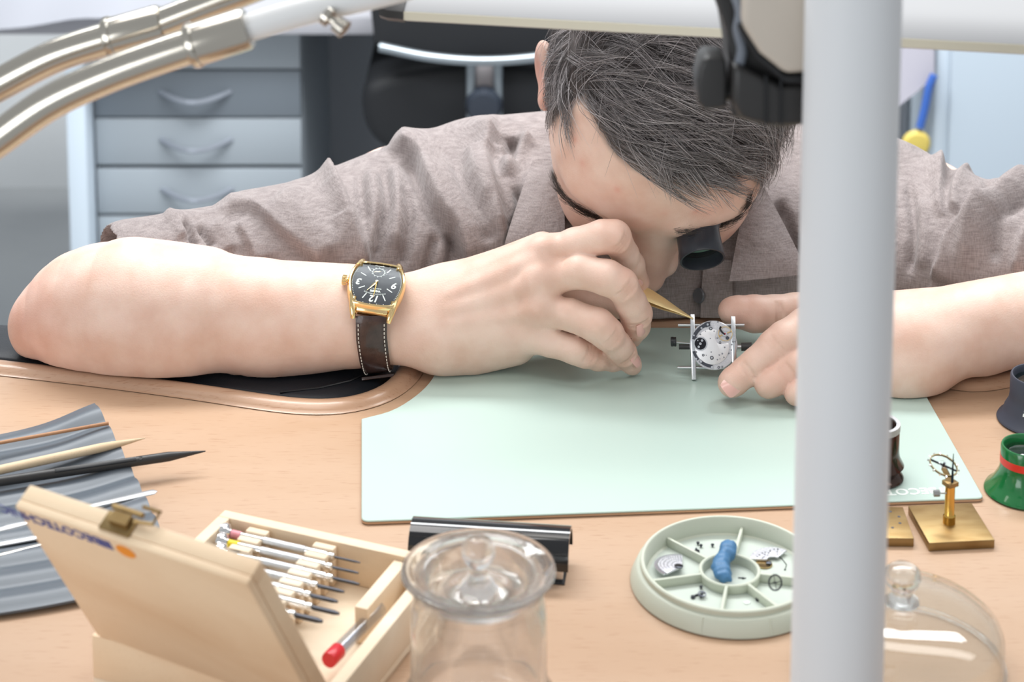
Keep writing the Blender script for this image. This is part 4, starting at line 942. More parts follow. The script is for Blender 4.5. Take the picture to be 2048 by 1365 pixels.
chain_px(fa, [(540, 672, 1.278, 70), (690, 664, 1.272, 58), (790, 672, 1.270, 55), (880, 676, 1.268, 62)], .02)    # ulna side
chain_px(fa, [(838, 690, 1.262, 22), (846, 688, 1.262, 20)], .012)                               # ulnar styloid
# palm: wrist to knuckles
MCP = {'i': (1086, 508, 1.277), 'm': (1074, 566, 1.266), 'r': (1080, 622, 1.262), 'p': (1058, 668, 1.260)}
palm = [((880, 600, 1.284, 54), MCP['i'] + (38,)), ((880, 625, 1.277, 52), MCP['m'] + (37,)), ((880, 655, 1.272, 54), MCP['r'] + (35,)), ((890, 680, 1.270, 56), MCP['p'] + (36,))]
for a, b in palm: chain_px(fa, [a, b], .012)
chain_px(fa, [(880, 690, 1.274, 46), (950, 700, 1.272, 48), (1030, 690, 1.270, 40)], .012)        # heel of the hand on the mat
chain_px(fa, [(900, 590, 1.292, 46), (1000, 545, 1.300, 46), (1085, 500, 1.302, 36)], .014)        # first web, thumb root
for nme, k in (('i', 29), ('m', 29), ('r', 27)):
    x, y, d = MCP[nme]; p = De(x + 2, y - 4, d - .012); fa.ell(p, (.010, .008, .010), None, .010)  # knuckle bumps
for ln in ([(900, 592), (960, 568), (1020, 542), (1068, 520)], [(900, 622), (970, 602), (1030, 582), (1066, 568)], [(905, 648), (980, 636), (1040, 626), (1070, 620)]):   # tendons over the back of the hand
    q_ = [h for h in (fa.hit(*p) for p in ln) if h is not None]
    if len(q_) > 1: fa.chain([h + nrm(h - np.array([0, 0, CAMH])) * .0046 for h in q_], [.0026, .0036, .0040, .0036][:len(q_)], .005)
base = fa.d.copy()
def finger(f, base, pts, k=.007, kin=.0025):
    P = [De(x, y, d) for x, y, d, r in pts]; rad = [pxr(r, p) for (x, y, d, r), p in zip(pts, P)]; rad[0] *= .78
    sl, d = f.body(P, rad, max(rad) + .02, kin)
    f.d[sl] = np.minimum(f.d[sl], smin(d, base[sl], k)); return P, rad
FI = finger(fa, base, [MCP['i'] + (36,), (1150, 490, 1.268, 33), (1205, 474, 1.262, 33), (1229, 474, 1.262, 33), (1250, 508, 1.275, 27), (1262, 530, 1.283, 27), (1276, 566, 1.292, 22), (1279, 576, 1.294, 18)])
FM = finger(fa, base, [MCP['m'] + (37,), (1160, 543, 1.254, 33), (1215, 556, 1.248, 35), (1243, 570, 1.248, 33), (1262, 606, 1.254, 31), (1272, 628, 1.258, 32), (1272, 652, 1.264, 28), (1264, 676, 1.270, 20)])
FR = finger(fa, base, [MCP['r'] + (35,), (1140, 630, 1.250, 31), (1196, 652, 1.243, 34), (1215, 668, 1.243, 32), (1235, 692, 1.249, 28), (1246, 706, 1.253, 27), (1262, 728, 1.259, 20), (1266, 733, 1.260, 17)])
FP = finger(fa, base, [MCP['p'] + (35,), (1100, 684, 1.252, 29), (1150, 700, 1.247, 28), (1170, 708, 1.248, 27), (1196, 718, 1.252, 23), (1226, 727, 1.257, 16), (1234, 729, 1.258, 13)])
FT = finger(fa, base, [(1000, 555, 1.300, 44), (1090, 575, 1.310, 40), (1180, 600, 1.312, 36), (1240, 606, 1.300, 30), (1276, 606, 1.292, 22)])
def creases(f, F, i, n=3, r=.0011, gap=.0026):
    P, rad = F; c = P[i]; t = nrm(P[i + 1] - P[i - 1]); v = -nrm(c - np.array([0, 0, CAMH])); v = nrm(v - t * (v @ t)); s_ = np.cross(t, v)
    for k in range(n):
        o = c + t * gap * (k - (n - 1) / 2); q = [o + rad[i] * (1.02 * v * math.cos(a) + 1.02 * s_ * math.sin(a)) for a in (-.75, -.3, .15, .6)]
        f.chain(q, [r * .6, r, r, r * .6], .0012, True)
for F_, i_ in ((FM, 3), (FR, 3), (FP, 3), (FI, 3)): creases(fa, F_, i_)
for F_, i_ in ((FM, 5), (FR, 5)): creases(fa, F_, i_, 2)
def rest(f, xs, sg):                          # flatten what rests on the mat, the pads or the bench rim
    x_ = f.lo[0] + f.h * np.arange(f.n[0]); y_ = f.lo[1] + f.h * np.arange(f.n[1]); z_ = f.lo[2] + f.h * np.arange(f.n[2]); k = int(.012 / f.h) + 6
    zm = np.where((x_ - xs) * sg > 0, .0024, .0032)[:, None] + 0 * y_[None]; XY = np.stack(np.meshgrid(x_, y_, indexing='ij'), -1)
    for e_ in edge[::2]: zm = np.where(np.hypot(XY[..., 0] - e_[0] - 0, XY[..., 1] - e_[1]) < .0185, np.maximum(zm, .0056 * (1 - (np.hypot(XY[..., 0] - e_[0], XY[..., 1] - e_[1]) / .0185) ** 4 * .45)), zm)
    f.d[:, :, :k] = np.maximum(f.d[:, :, :k], (zm[:, :, None] - z_[None, None, :k]).astype(np.float32))
rest(fa, -.075, -1)
AV, AF = fa.mesh(1)

# ------------------------------------------------------------------ skin: left arm and hand (holding the movement)
fl = Field((.118, 1.115, -.004), (.495, 1.33, .135), av)
chain_px(fl, [(1840, 690, 1.252, 70), (1925, 654, 1.262, 84), (2048, 640, 1.272, 92), (2180, 630, 1.285, 108), (2290, 622, 1.296, 112), (2370, 622, 1.30, 84)], .012)
chain_px(fl, [(1925, 700, 1.252, 36), (1960, 700, 1.254, 34)], .02)                                # ulnar head
L = {'i': (1668, 632, 1.262), 'm': (1664, 668, 1.246), 'r': (1672, 706, 1.240), 'p': (1690, 742, 1.240)}
for a, b in (((1840, 655, 1.262, 56), L['i'] + (38,)), ((1840, 680, 1.255, 56), L['m'] + (36,)), ((1840, 705, 1.250, 58), L['r'] + (36,)), ((1830, 735, 1.248, 58), L['p'] + (36,))): chain_px(fl, [a, b], .014)
chain_px(fl, [(1850, 700, 1.252, 66), (1800, 742, 1.246, 60), (1740, 762, 1.246, 40)], .014)         # heel on the mat
chain_px(fl, [(1845, 640, 1.268, 50), (1760, 630, 1.285, 48), (1690, 622, 1.292, 38)], .014)
baseL = fl.d.copy()
LI = finger(fl, baseL, [L['i'] + (37,), (1610, 650, 1.245, 33), (1568, 676, 1.234, 32), (1548, 692, 1.232, 31), (1510, 728, 1.230, 29), (1492, 744, 1.228, 29), (1467, 764, 1.224, 28), (1462, 768, 1.223, 26)])
LM = finger(fl, baseL, [L['m'] + (36,), (1625, 700, 1.235, 32), (1592, 730, 1.226, 32), (1572, 746, 1.224, 30), (1548, 762, 1.222, 29), (1536, 769, 1.221, 28)])
LR = finger(fl, baseL, [L['r'] + (35,), (1650, 745, 1.230, 30), (1622, 768, 1.220, 29), (1600, 782, 1.216, 26), (1592, 788, 1.214, 24)])
LP = finger(fl, baseL, [L['p'] + (33,), (1680, 770, 1.226, 26), (1660, 790, 1.224, 23), (1645, 798, 1.228, 20)])
LT_ = finger(fl, baseL, [(1760, 630, 1.288, 44), (1660, 618, 1.296, 38), (1590, 624, 1.294, 36), (1548, 628, 1.291, 36), (1508, 628, 1.288, 36), (1474, 624, 1.286, 31), (1462, 622, 1.285, 26)])
for F_, i_ in ((LI, 3), (LM, 3)): creases(fl, F_, i_)
for F_, i_ in ((LI, 5), (LT_, 3)): creases(fl, F_, i_, 2)
rest(fl, .275, 1)
LV, LF = fl.mesh(1)

# ------------------------------------------------------------------ skin colour: blush over knuckles, elbow, nose, ears; dark stubble under the hair
def blob(V, P, r): return np.exp(-(np.linalg.norm(V - P, axis=1) / r) ** 2)
def tint(V, reds=(), darks=()):
    c = np.tile(np.array([1., 1, 1]), (len(V), 1)); n = (np.sin(V @ np.array([310., 170, 90])) + np.sin(V @ np.array([-120., 260, 210]) + 1)) * .012; c += n[:, None] * [0.4, 1, 1]
    for P, r, a in reds: c -= (blob(V, P, r) * a)[:, None] * [.05, .32, .36]
    for P, r, a in darks: c -= (blob(V, P, r) * a)[:, None] * [.5, .7, .75]
    return c
reds_r = [(FI[0][3], .011, .5), (FM[0][3], .011, .5), (FR[0][3], .011, .5), (FP[0][3], .010, .4), (FI[0][6], .009, .5), (FM[0][5], .010, .3), (FR[0][5], .009, .35), (De(80, 650, 1.28), .03, .55)] + [(De(x, y, d - .015), .012, .12) for x, y, d in MCP.values()]
cA = tint(AV, reds_r, [(De(475, 724, 1.262), .0011, 1.0)])
cL = tint(LV, [(LT_[0][5], .012, .6), (LT_[0][4], .012, .35), (LI[0][3], .012, .45), (LM[0][3], .012, .45), (LI[0][6], .009, .4), (LM[0][5], .010, .35), (LR[0][3], .010, .4)])
spots = [hp(x, y, z) for x, y, z in ((-52, 78, 66), (-46, 84, 58), (-20, 100, 56), (-4, 106, 48), (8, 106, 50), (22, 102, 62), (-60, 66, 72), (30, 98, 56), (-30, 96, 70), (2, 104, 62), (-12, 106, 46), (-56, 70, 58))]
cH = tint(HV, [(hp(0, 122, -16), .014, .5), (hp(-82, -8, 0), .03, .9), (hp(82, -8, 0), .03, .9), (hp(-45, 88, -15), .02, .4), (hp(45, 88, -15), .02, .4), (hp(38, 92, 62), .022, .35), (hp(0, 100, -48), .015, .6)] + [(s, .0022, .55) for s in spots] + [(s, .007, .25) for s in spots])
hl = (HV - HO) @ HR * 1000                                            # head frame, mm
def hairline(q):                                                       # > 0 inside the hair
    x, y, z = q[..., 0], q[..., 1], q[..., 2]
    front = 89 + 3 * np.exp(-((np.abs(x) - 50) / 12) ** 2) - 15 * np.clip((x - 12) / 30, 0, 1)
    return np.maximum(np.maximum(z - front, np.minimum(np.minimum(44 - y, z - 14), np.abs(x) - 45)), np.minimum(-14 - y, z + 30))
inside = np.clip(hairline(hl) / 6 + .5, 0, 1) * (np.linalg.norm((hl - CR_C) / CR_R, axis=1) > .9)
ear_m = np.exp(-((np.abs(hl[:, 0]) - 86) / 7) ** 4) * np.exp(-((hl[:, 1] + 6) / 26) ** 4) * np.exp(-((hl[:, 2]) / 40) ** 4)
cH = cH * (1 - (inside * (1 - ear_m))[:, None] * np.array([.88, .86, .84]))

skin = bpy.data.materials.new('skin'); skin.use_nodes = True; nt = skin.node_tree; b_ = nt.nodes['Principled BSDF']
at_ = nt.nodes.new('ShaderNodeAttribute'); at_.attribute_name = 'tint'
mul = nt.nodes.new('ShaderNodeMix'); mul.data_type = 'RGBA'; mul.blend_type = 'MULTIPLY'; mul.inputs['Factor'].default_value = 1
tc = nt.nodes.new('ShaderNodeTexCoord'); n1 = nt.nodes.new('ShaderNodeTexNoise'); n1.inputs['Scale'].default_value = 45; n1.inputs['Detail'].default_value = 5
r1 = nt.nodes.new('ShaderNodeValToRGB'); r1.color_ramp.elements[0].position = .35; r1.color_ramp.elements[1].position = .7
r1.color_ramp.elements[0].color = lin((227, 198, 183)); r1.color_ramp.elements[1].color = lin((215, 178, 160))
nt.links.new(tc.outputs['Object'], n1.inputs['Vector']); nt.links.new(n1.outputs['Fac'], r1.inputs[0]); nt.links.new(r1.outputs[0], mul.inputs['A']); nt.links.new(at_.outputs['Color'], mul.inputs['B'])
nt.links.new(mul.outputs['Result'], b_.inputs['Base Color'])
b_.inputs['Roughness'].default_value = .48; b_.inputs['Specular IOR Level'].default_value = .38
b_.inputs['Subsurface Weight'].default_value = .12; b_.inputs['Subsurface Radius'].default_value = (1, .35, .2); b_.inputs['Subsurface Scale'].default_value = .006
n2 = nt.nodes.new('ShaderNodeTexNoise'); n2.inputs['Scale'].default_value = 900; n2.inputs['Detail'].default_value = 3; bmp = nt.nodes.new('ShaderNodeBump'); bmp.inputs['Strength'].default_value = .18; bmp.inputs['Distance'].default_value = .0010
nt.links.new(tc.outputs['Object'], n2.inputs['Vector']); nt.links.new(n2.outputs['Fac'], bmp.inputs['Height']); nt.links.new(bmp.outputs[0], b_.inputs['Normal'])

# hidden torso core that joins head and arms under the shirt
fc = Field((-.36, 1.20, -.42), (.56, 1.72, .16), .006)
SHR, SHL = De(800, 430, 1.50), De(1830, 450, 1.50)
fc.ell((.105, 1.475, -.16), (.135, .10, .24), None, .03)
fc.cone(SHR, SHL, .048, .048, .03); fc.chain([SHR, De(520, 540, 1.41), De(320, 568, 1.350)], [.048, .038, .027], .02); fc.chain([SHL, De(2080, 540, 1.41), De(2280, 580, 1.315)], [.048, .036, .022], .02); fc.cone(NB, np.array([.105, 1.49, -.05]), .055, .08, .03)
CV, CF = fc.mesh()
Vs, Fs, o_ = [], [], 0
for v_, f_ in ((HV, HF), (AV, AF), (LV, LF), (CV, CF)): Vs.append(v_); Fs.append(f_ + o_); o_ += len(v_)
AllV = np.concatenate(Vs)
def join(i, j):                              # open one facet of each surface deep inside the body and bridge the two, so that the figure is one surface
    ci, cj = AllV[Fs[i]].mean(1), AllV[Fs[j]].mean(1); m = ci[:, 1] > np.quantile(ci[:, 1], .97); si = np.where(m)[0][::7]
    d = ((ci[si, None] - cj[None, ::3]) ** 2).sum(2); a, b = np.unravel_index(np.argmin(d), d.shape); a, b = si[a], b * 3
    qa, qb = Fs[i][a], Fs[j][b][::-1]; k = np.argmin([((AllV[qa] - AllV[np.roll(qb, r)]) ** 2).sum() for r in range(4)]); qb = np.roll(qb, k)
    Fs[i] = np.delete(Fs[i], a, 0); Fs[j] = np.delete(Fs[j], b, 0); Fs[j] = np.concatenate([Fs[j], [[qa[(n + 1) % 4], qa[n], qb[n], qb[(n + 1) % 4]] for n in range(4)]])
join(0, 3); join(1, 3); join(2, 3)
person = to_mesh('person', AllV, np.concatenate(Fs), skin, None, np.concatenate([cH, cA, cL, np.ones_like(CV)]))
tag(person, 'person in a beige linen shirt bent over the bench with a loupe at one eye', 'person')
# ================================================================== shirt
fs = Field((-.335, 1.20, -.17), (.50, 1.62, .135), .0019)
def shc(pts, k): fs.chain([De(x, y, d) for x, y, d, r in pts], [r for *_, r in pts], k)
fs.ell((.105, 1.425, -.115), (.200, .118, .19), None, .03)
shc([(268, 588, 1.330, .050), (400, 574, 1.365, .053), (500, 563, 1.39, .055), (640, 525, 1.42, .060), (790, 470, 1.46, .063), (950, 436, 1.485, .070), (1120, 430, 1.49, .075)], .02)
shc([(1560, 440, 1.49, .075), (1790, 480, 1.465, .063), (1930, 515, 1.425, .057), (2060, 520, 1.385, .056), (2200, 560, 1.345, .055), (2330, 590, 1.315, .052)], .02)
shc([(980, 372, 1.50, .040), (1120, 362, 1.52, .042), (1320, 330, 1.56, .055), (1560, 345, 1.53, .045), (1760, 380, 1.49, .036)], .03)
shc([(640, 545, 1.38, .055), (900, 520, 1.40, .060), (1100, 520, 1.41, .065), (1300, 560, 1.41, .068), (1560, 530, 1.42, .065), (1800, 545, 1.41, .055), (2000, 560, 1.365, .048)], .025)   # chest and the slack cloth under the arms
# neck opening
fs.cone(De(1322, 250, 1.56), De(1335, 470, 1.43), .056, .046, .01, True)
fs0 = Field.__new__(Field); fs0.lo, fs0.h, fs0.n, fs0.d = fs.lo, fs.h, fs.n, fs.d.copy()
vwc = lambda p: nrm(p - np.array([0, 0, CAMH]))
# creases: (pixel line down the cloth, height mm, width of the raised side px, width of the sharp side px, raised side) or grooves (line, -depth mm, half width px)
FOLDS = [([(428, 430), (483, 421), (528, 432), (575, 467), (621, 503), (655, 542)], 6, 55, 9, 'R'), ([(470, 448), (498, 484), (516, 530)], 3.2, 30, 7, 'R'), ([(368, 444), (382, 466), (394, 492)], -5, 7), ([(398, 450), (414, 472), (428, 492)], -4, 7),
 ([(330, 425), (350, 450), (365, 480)], 3, 22, 10, 'R'), ([(430, 440), (450, 470), (462, 505)], 2.5, 18, 14, 'R'),
 ([(655, 330), (668, 362), (688, 408), (710, 453), (727, 500), (737, 545)], 8, 24, 8, 'L'), ([(676, 440), (680, 470), (686, 545)], 2.5, 30, 10, 'R'), ([(560, 395), (600, 420), (640, 470), (660, 520)], 3, 30, 26, 'R'),
 ([(766, 330), (776, 405), (764, 455), (746, 530)], -4.5, 11), ([(810, 360), (820, 430), (814, 480), (800, 545)], -4, 11), ([(790, 330), (797, 400), (790, 500)], 4, 16, 16, 'R'), ([(742, 340), (750, 420), (738, 520)], 4, 18, 16, 'R'), ([(870, 470), (860, 510), (850, 548)], -3.5, 9),
 ([(720, 345), (724, 400), (735, 450)], -3, 10),
 ([(776, 300), (812, 306), (838, 326), (848, 354), (872, 410), (908, 455), (932, 500), (942, 548)], 10, 48, 9, 'R'), ([(800, 322), (824, 338), (836, 362), (860, 416), (894, 462), (912, 505), (918, 548)], -4, 13),
 ([(904, 452), (903, 500), (897, 548)], -5, 8), ([(984, 235), (976, 300), (971, 342), (990, 410), (1008, 490)], 9, 42, 14, 'L'), ([(1004, 295), (1015, 360)], 5, 13, 13, 'R'), ([(1062, 270), (1040, 302), (1016, 360)], 5, 13, 13, 'R'), ([(1026, 270), (1024, 300), (1018, 335)], -7, 14),
 ([(1034, 368), (1046, 420), (1028, 470)], -6, 11), ([(908, 330), (935, 390), (966, 450), (985, 490)], -4.5, 15), ([(940, 310), (950, 360), (975, 420)], 3, 14, 14, 'R'),
 ([(1818, 360), (1827, 448), (1817, 548)], -4, 9), ([(1868, 310), (1880, 358), (1884, 440)], 6, 15, 13, 'L'), ([(1897, 335), (1892, 380), (1894, 430)], -4, 12), ([(1940, 330), (1915, 385), (1908, 430)], 6, 17, 17, 'R'), ([(1985, 355), (1975, 390), (1960, 420)], -5, 16),
 ([(2090, 330), (2004, 392), (1966, 432), (1948, 470), (1930, 540)], 7, 22, 20, 'R'), ([(1982, 392), (1952, 443), (1904, 480), (1888, 522), (1866, 560)], 8, 40, 9, 'R'), ([(2080, 385), (2010, 430), (1994, 470), (1988, 525)], -4, 11), ([(2080, 440), (2044, 475), (2026, 545)], 3.5, 24, 8, 'R'),
 ([(1552, 400), (1575, 450), (1592, 520)], -6, 12), ([(1846, 400), (1850, 470), (1848, 540)], 3, 16, 14, 'R')]
def px_of(V):
    z = V[:, 2] - CAMH; dep = V[:, 1] * math.cos(PITCH) - z * math.sin(PITCH); return np.stack([1024 + FPX * V[:, 0] / dep, Y0 - FPX * (V[:, 1] * math.sin(PITCH) + z * math.cos(PITCH)) / dep], 1)
def crease(V, F):
    """raise and sink the cloth along its creases, along the cloth's own normal, where the cloth faces the bench"""
    Nf = np.cross(V[F[:, 2]] - V[F[:, 0]], V[F[:, 3]] - V[F[:, 1]]); N = np.zeros_like(V)
    for k in range(4): np.add.at(N, F[:, k], Nf)
    N /= np.linalg.norm(N, axis=1)[:, None] + 1e-12; W_ = V - np.array([0, 0, CAMH]); W_ /= np.linalg.norm(W_, axis=1)[:, None]; facing = -(N * W_).sum(1)
    if np.median((N * (V - V.mean(0))).sum(1)) < 0: N = -N; facing = -facing
    q = px_of(V); vis = np.clip(facing * 2.5 + .6, 0, 1); H_ = np.zeros(len(V)); near = np.where(vis > 0)[0]; Q = q[near]
    for f in FOLDS:
        L_ = spline([np.array(p, float) for p in f[0]], 6); best = np.full(len(Q), 1e9); sg = np.zeros(len(Q)); tt = np.zeros(len(Q)); n = len(L_) - 1
        for i in range(n):
            a, d = L_[i], L_[i + 1] - L_[i]; w_ = Q - a; t_ = np.clip((w_ @ d) / (d @ d), 0, 1); e = w_ - t_[:, None] * d; r = np.hypot(e[:, 0], e[:, 1]); m = r < best
            best[m] = r[m]; sg[m] = np.sign(d[0] * w_[m, 1] - d[1] * w_[m, 0]); tt[m] = (i + t_[m]) / n
        ends = np.clip(np.minimum(tt, 1 - tt) * 7 + .12, 0, 1)
        if f[1] < 0: h = f[1] * np.exp(-(best / f[2]) ** 2) * ends
        else:
            left = sg > 0; up = left if f[4] == 'L' else ~left; h = f[1] * ends * np.where(up, np.exp(-(best / f[2]) ** 1.5), np.exp(-(best / f[3]) ** 2))
        H_[near] += h
    return V + N * (H_ * vis * .0016)[:, None]
# cuff of the watch arm: cut the sleeve end and hollow it
ca_, cb_ = De(300, 585, 1.335), De(500, 560, 1.39); axn = nrm(cb_ - ca_); cp = De(212, 466, 1.325)
sl, p = fs.sub(De(215, 560, 1.33) - .11, De(215, 560, 1.33) + .11); pn_ = nrm(np.array([1, .2, -.75])); pl = -((p[0][:, None, None] - cp[0]) * pn_[0] + (p[1][None, :, None] - cp[1]) * pn_[1] + (p[2][None, None, :] - cp[2]) * pn_[2]); fs.d[sl] = np.maximum(fs.d[sl], pl)
fs.chain([De(230, 590, 1.325), De(330, 582, 1.345)], [.0450, .0430], .003, True)
bench_cut = None
# the shirt hangs behind the bench edge and over the pads, never through them
gx = fs.lo[0] + fs.h * np.arange(fs.n[0]); gy = fs.lo[1] + fs.h * np.arange(fs.n[1]); gz = fs.lo[2] + fs.h * np.arange(fs.n[2])
ye = np.array([edge[np.abs(edge[:, 0] - x) < .006, 1].max() if (np.abs(edge[:, 0] - x) < .006).any() else 1.2 for x in gx]) + .004
yp = np.where((gx < -.06) | (gx > .28), 1.335, 0)
for yl, zt_ in ((ye, .0070), (yp, .0030)):
    r_ = np.minimum((zt_ - gz)[None, None, :], (yl[:, None] - gy[None, :])[:, :, None]).astype(np.float32); fs.d = np.maximum(fs.d, r_)
SV, SF = fs.mesh(2); SV = crease(SV, SF)
# cloth never passes through the skin of the forearms or below the bench: push it behind
linen = bpy.data.materials.new('linen'); linen.use_nodes = True; nt = linen.node_tree; b_ = nt.nodes['Principled BSDF']
tc = nt.nodes.new('ShaderNodeTexCoord')
def nzn(scale, det=2):
    mp = nt.nodes.new('ShaderNodeMapping'); mp.inputs['Scale'].default_value = scale; n = nt.nodes.new('ShaderNodeTexNoise'); n.inputs['Scale'].default_value = 1; n.inputs['Detail'].default_value = det
    nt.links.new(tc.outputs['Object'], mp.inputs[0]); nt.links.new(mp.outputs[0], n.inputs['Vector']); return n
a_, c2_ = nzn((120, 120, 1500)), nzn((1500, 900, 110))
mx = nt.nodes.new('ShaderNodeMath'); mx.operation = 'ADD'; nt.links.new(a_.outputs['Fac'], mx.inputs[0]); nt.links.new(c2_.outputs['Fac'], mx.inputs[1])
hf = nt.nodes.new('ShaderNodeMath'); hf.operation = 'MULTIPLY'; hf.inputs[1].default_value = .5; nt.links.new(mx.outputs[0], hf.inputs[0])
rp = nt.nodes.new('ShaderNodeValToRGB'); rp.color_ramp.elements[0].position = .36; rp.color_ramp.elements[1].position = .64; rp.color_ramp.elements[0].color = lin((128, 118, 117)); rp.color_ramp.elements[1].color = lin((156, 146, 144))
nt.links.new(hf.outputs[0], rp.inputs[0]); nt.links.new(rp.outputs[0], b_.inputs['Base Color'])
bp_ = nt.nodes.new('ShaderNodeBump'); bp_.inputs['Strength'].default_value = .35; bp_.inputs['Distance'].default_value = .0008; nt.links.new(hf.outputs[0], bp_.inputs['Height'])
n3 = nzn((70, 70, 26), 3); bp2 = nt.nodes.new('ShaderNodeBump'); bp2.inputs['Strength'].default_value = .5; bp2.inputs['Distance'].default_value = .006; nt.links.new(n3.outputs['Fac'], bp2.inputs['Height']); nt.links.new(bp2.outputs[0], bp_.inputs['Normal'])
nt.links.new(bp_.outputs[0], b_.inputs['Normal']); b_.inputs['Roughness'].default_value = .85; b_.inputs['Specular IOR Level'].default_value = .2; b_.inputs['Sheen Weight'].default_value = .15
shirt = to_mesh('shirt', SV, SF, linen, person); tag(shirt, 'beige linen shirt with rolled sleeves')
def quad_sheet(name, c4, bulge, parent, m, th=.0016, n=14):
    """cloth leaf through four corners (tl, tr, br, bl), bulging towards the viewer"""
    tl, tr, br, bl = [np.asarray(c) for c in c4]; u = np.linspace(0, 1, n)[:, None, None]; v = np.linspace(0, 1, n)[None, :, None]
    P = (tl * (1 - v) + tr * v) * (1 - u) + (bl * (1 - v) + br * v) * u; nn = nrm(np.cross(tr - tl, bl - tl)); nn = nn if nn @ vwc(tl) < 0 else -nn
    P = P + nn * (bulge * np.sin(math.pi * u) ** .7 * np.sin(math.pi * v) ** .7 + .0012 * np.sin(u * 9 + v * 5))
    return MB().sheet(P, th).build(name, m, parent, smooth=70)
def px_sheet(name, c4, lift, parent, m, n=16, th=.0016, bulge=.002, fld=None):
    """cloth leaf lying on the shirt: four pixel corners (tl, tr, br, bl), lifted off the cloth underneath"""
    tl, tr, br, bl = [np.array(c, float) for c in c4]; dep = np.zeros((n, n)); px = np.zeros((n, n, 2))
    for i, u in enumerate(np.linspace(0, 1, n)):
        for j, v in enumerate(np.linspace(0, 1, n)):
            px[i, j] = (tl * (1 - v) + tr * v) * (1 - u) + (bl * (1 - v) + br * v) * u; h = fs0.hit(*px[i, j]); dep[i, j] = np.nan if h is None else h[1]
    A = np.c_[px.reshape(-1, 2), np.ones(n * n)]; ok = ~np.isnan(dep.ravel()); co = np.linalg.lstsq(A[ok], dep.ravel()[ok], rcond=None)[0]; fit = (A @ co).reshape(n, n)
    dep = np.where(np.isnan(dep), fit, np.minimum(dep, fit + .012) * .55 + fit * .45)
    for _ in range(4):
        e = np.pad(dep, 1, mode='edge'); dep = (e[:-2, 1:-1] + e[2:, 1:-1] + e[1:-1, :-2] + e[1:-1, 2:] + 2 * dep) / 6
    u = np.linspace(0, 1, n)[:, None]; v = np.linspace(0, 1, n)[None]; over = bulge * np.sin(math.pi * u) * np.sin(math.pi * v)
    P = np.array([[D(*px[i, j], dep[i, j] - lift - over[i, j] - (fld or 0) * u[i, 0]) for j in range(n)] for i in range(n)])
    nn = np.cross(P[1, 0] - P[0, 0], P[0, 1] - P[0, 0])
    return MB().sheet(P, th).build(name, m, parent, smooth=70)
px_sheet('collar', [(1066, 322), (1122, 322), (1130, 490), (1006, 500)], .007, person, linen, bulge=.006)
px_sheet('collar', [(1496, 390), (1528, 378), (1616, 548), (1458, 564)], .012, person, linen, bulge=.006, fld=.010)
px_sheet('placket', [(1408, 520), (1462, 520), (1464, 634), (1400, 634)], .004, person, linen)
bt = fs0.hit(1398, 590) + np.array([0, -.004, .001]); MB().lathe([(0, 0), (.0050, 0), (.0053, .0008), (.0046, .0018), (.003, .0014), (0, .0014)], bt, axis_frame(nrm([-.75, -.6, .25])), 20).build('button', mat('button_grey', (96, 98, 104), .3), person)
def seam(px, r=.0005):
    P = [fs.hit(x, y) for x, y in px]; P = [p for p in P if p is not None]
    if len(P) > 1: MB().tube(np.array([p - vwc(p) * .004 for p in spline(P, 5)]), r, 6).build('seam', mat('seam_thread', (150, 132, 124), .8), person)

# ================================================================== hair
def ell_proj(q):                                                       # onto the cranium ellipsoid
    w_ = (q - CR_C) / CR_R; n = np.linalg.norm(w_, axis=-1, keepdims=True); s_ = w_ / n
    nn = s_ / CR_R; nn = nn / np.linalg.norm(nn, axis=-1, keepdims=True); return CR_C + s_ * CR_R, nn
def sample(n):
    out = []
    while sum(map(len, out)) < n:
        v = RNG.normal(size=(n * 3, 3)); v /= np.linalg.norm(v, axis=1)[:, None]; q, _ = ell_proj(CR_C + v * CR_R)
        q = q[(hairline(q) > 0) & (q[:, 2] > -35) & (q[:, 1] > -75)]; out.append(q)
    return np.concatenate(out)[:n]
def fluff(q):
    """flow of the combed hair in the head frame: forward at the temple edge, then swept across to image right"""
    x, y, z = q[:, 0], q[:, 1], q[:, 2]
    wav = .35 * np.sin(y * .055 + x * .03 + 1.0) + .18 * np.sin(x * .11 + y * .07); s_ = np.clip((x + 30) / 70, 0, 1)
    d = np.stack([1 + 0 * x, .30 + .35 * wav + .15 * s_ - .2 * np.clip((-x - 30) / 20, 0, 1), -.05 + 0 * x], 1)
    fr = np.clip((z < 97) * 1. * np.clip((y - 50) / 20, 0, 1), 0, 1)[:, None]; d = d * (1 - fr) + fr * np.stack([1 + 0 * x, .12 + .10 * wav, -.12 - .42 * s_ + .12 * wav], 1)
    rt = np.clip((x - 46) / 22, 0, 1)[:, None]; d = d * (1 - rt) + rt * np.stack([.35 + 0 * x, .50 + 0 * x, -.60 + 0 * x], 1)
    return d
def side_mask(q): 
    return np.clip((np.abs(q[:, 0]) - 56) / 8, 0, 1) * np.clip((84 - q[:, 2]) / 20, 0, 1)
NP_ = 10
def grow(root, ang, length, hmax, lift0):
    n = len(root); q = root.copy(); pts = []; sm = side_mask(root)[:, None]
    for i in range(NP_):
        t = i / (NP_ - 1); s_, nn = ell_proj(q)
        h = (hmax * np.sin(np.clip(t * 1.25, 0, 1) * math.pi / 2) ** .8 * (1 - .25 * t) + lift0 * t)
        pts.append(s_ + nn * h[:, None])
        d = fluff(q); d = d * (1 - sm) + sm * np.stack([0 * q[:, 0], .45 + 0 * q[:, 0], -.9 + 0 * q[:, 0]], 1)
        d = d - nn * (d * nn).sum(1, keepdims=True); d /= np.linalg.norm(d, axis=1, keepdims=True) + 1e-9
        b = np.cross(nn, d); d = d * np.cos(ang)[:, None] + b * np.sin(ang)[:, None]
        q = s_ + d * (length / (NP_ - 1))[:, None]
    return np.stack(pts, 1)
NG, NS = 700, 15000
gr = sample(NG); gs = side_mask(gr)
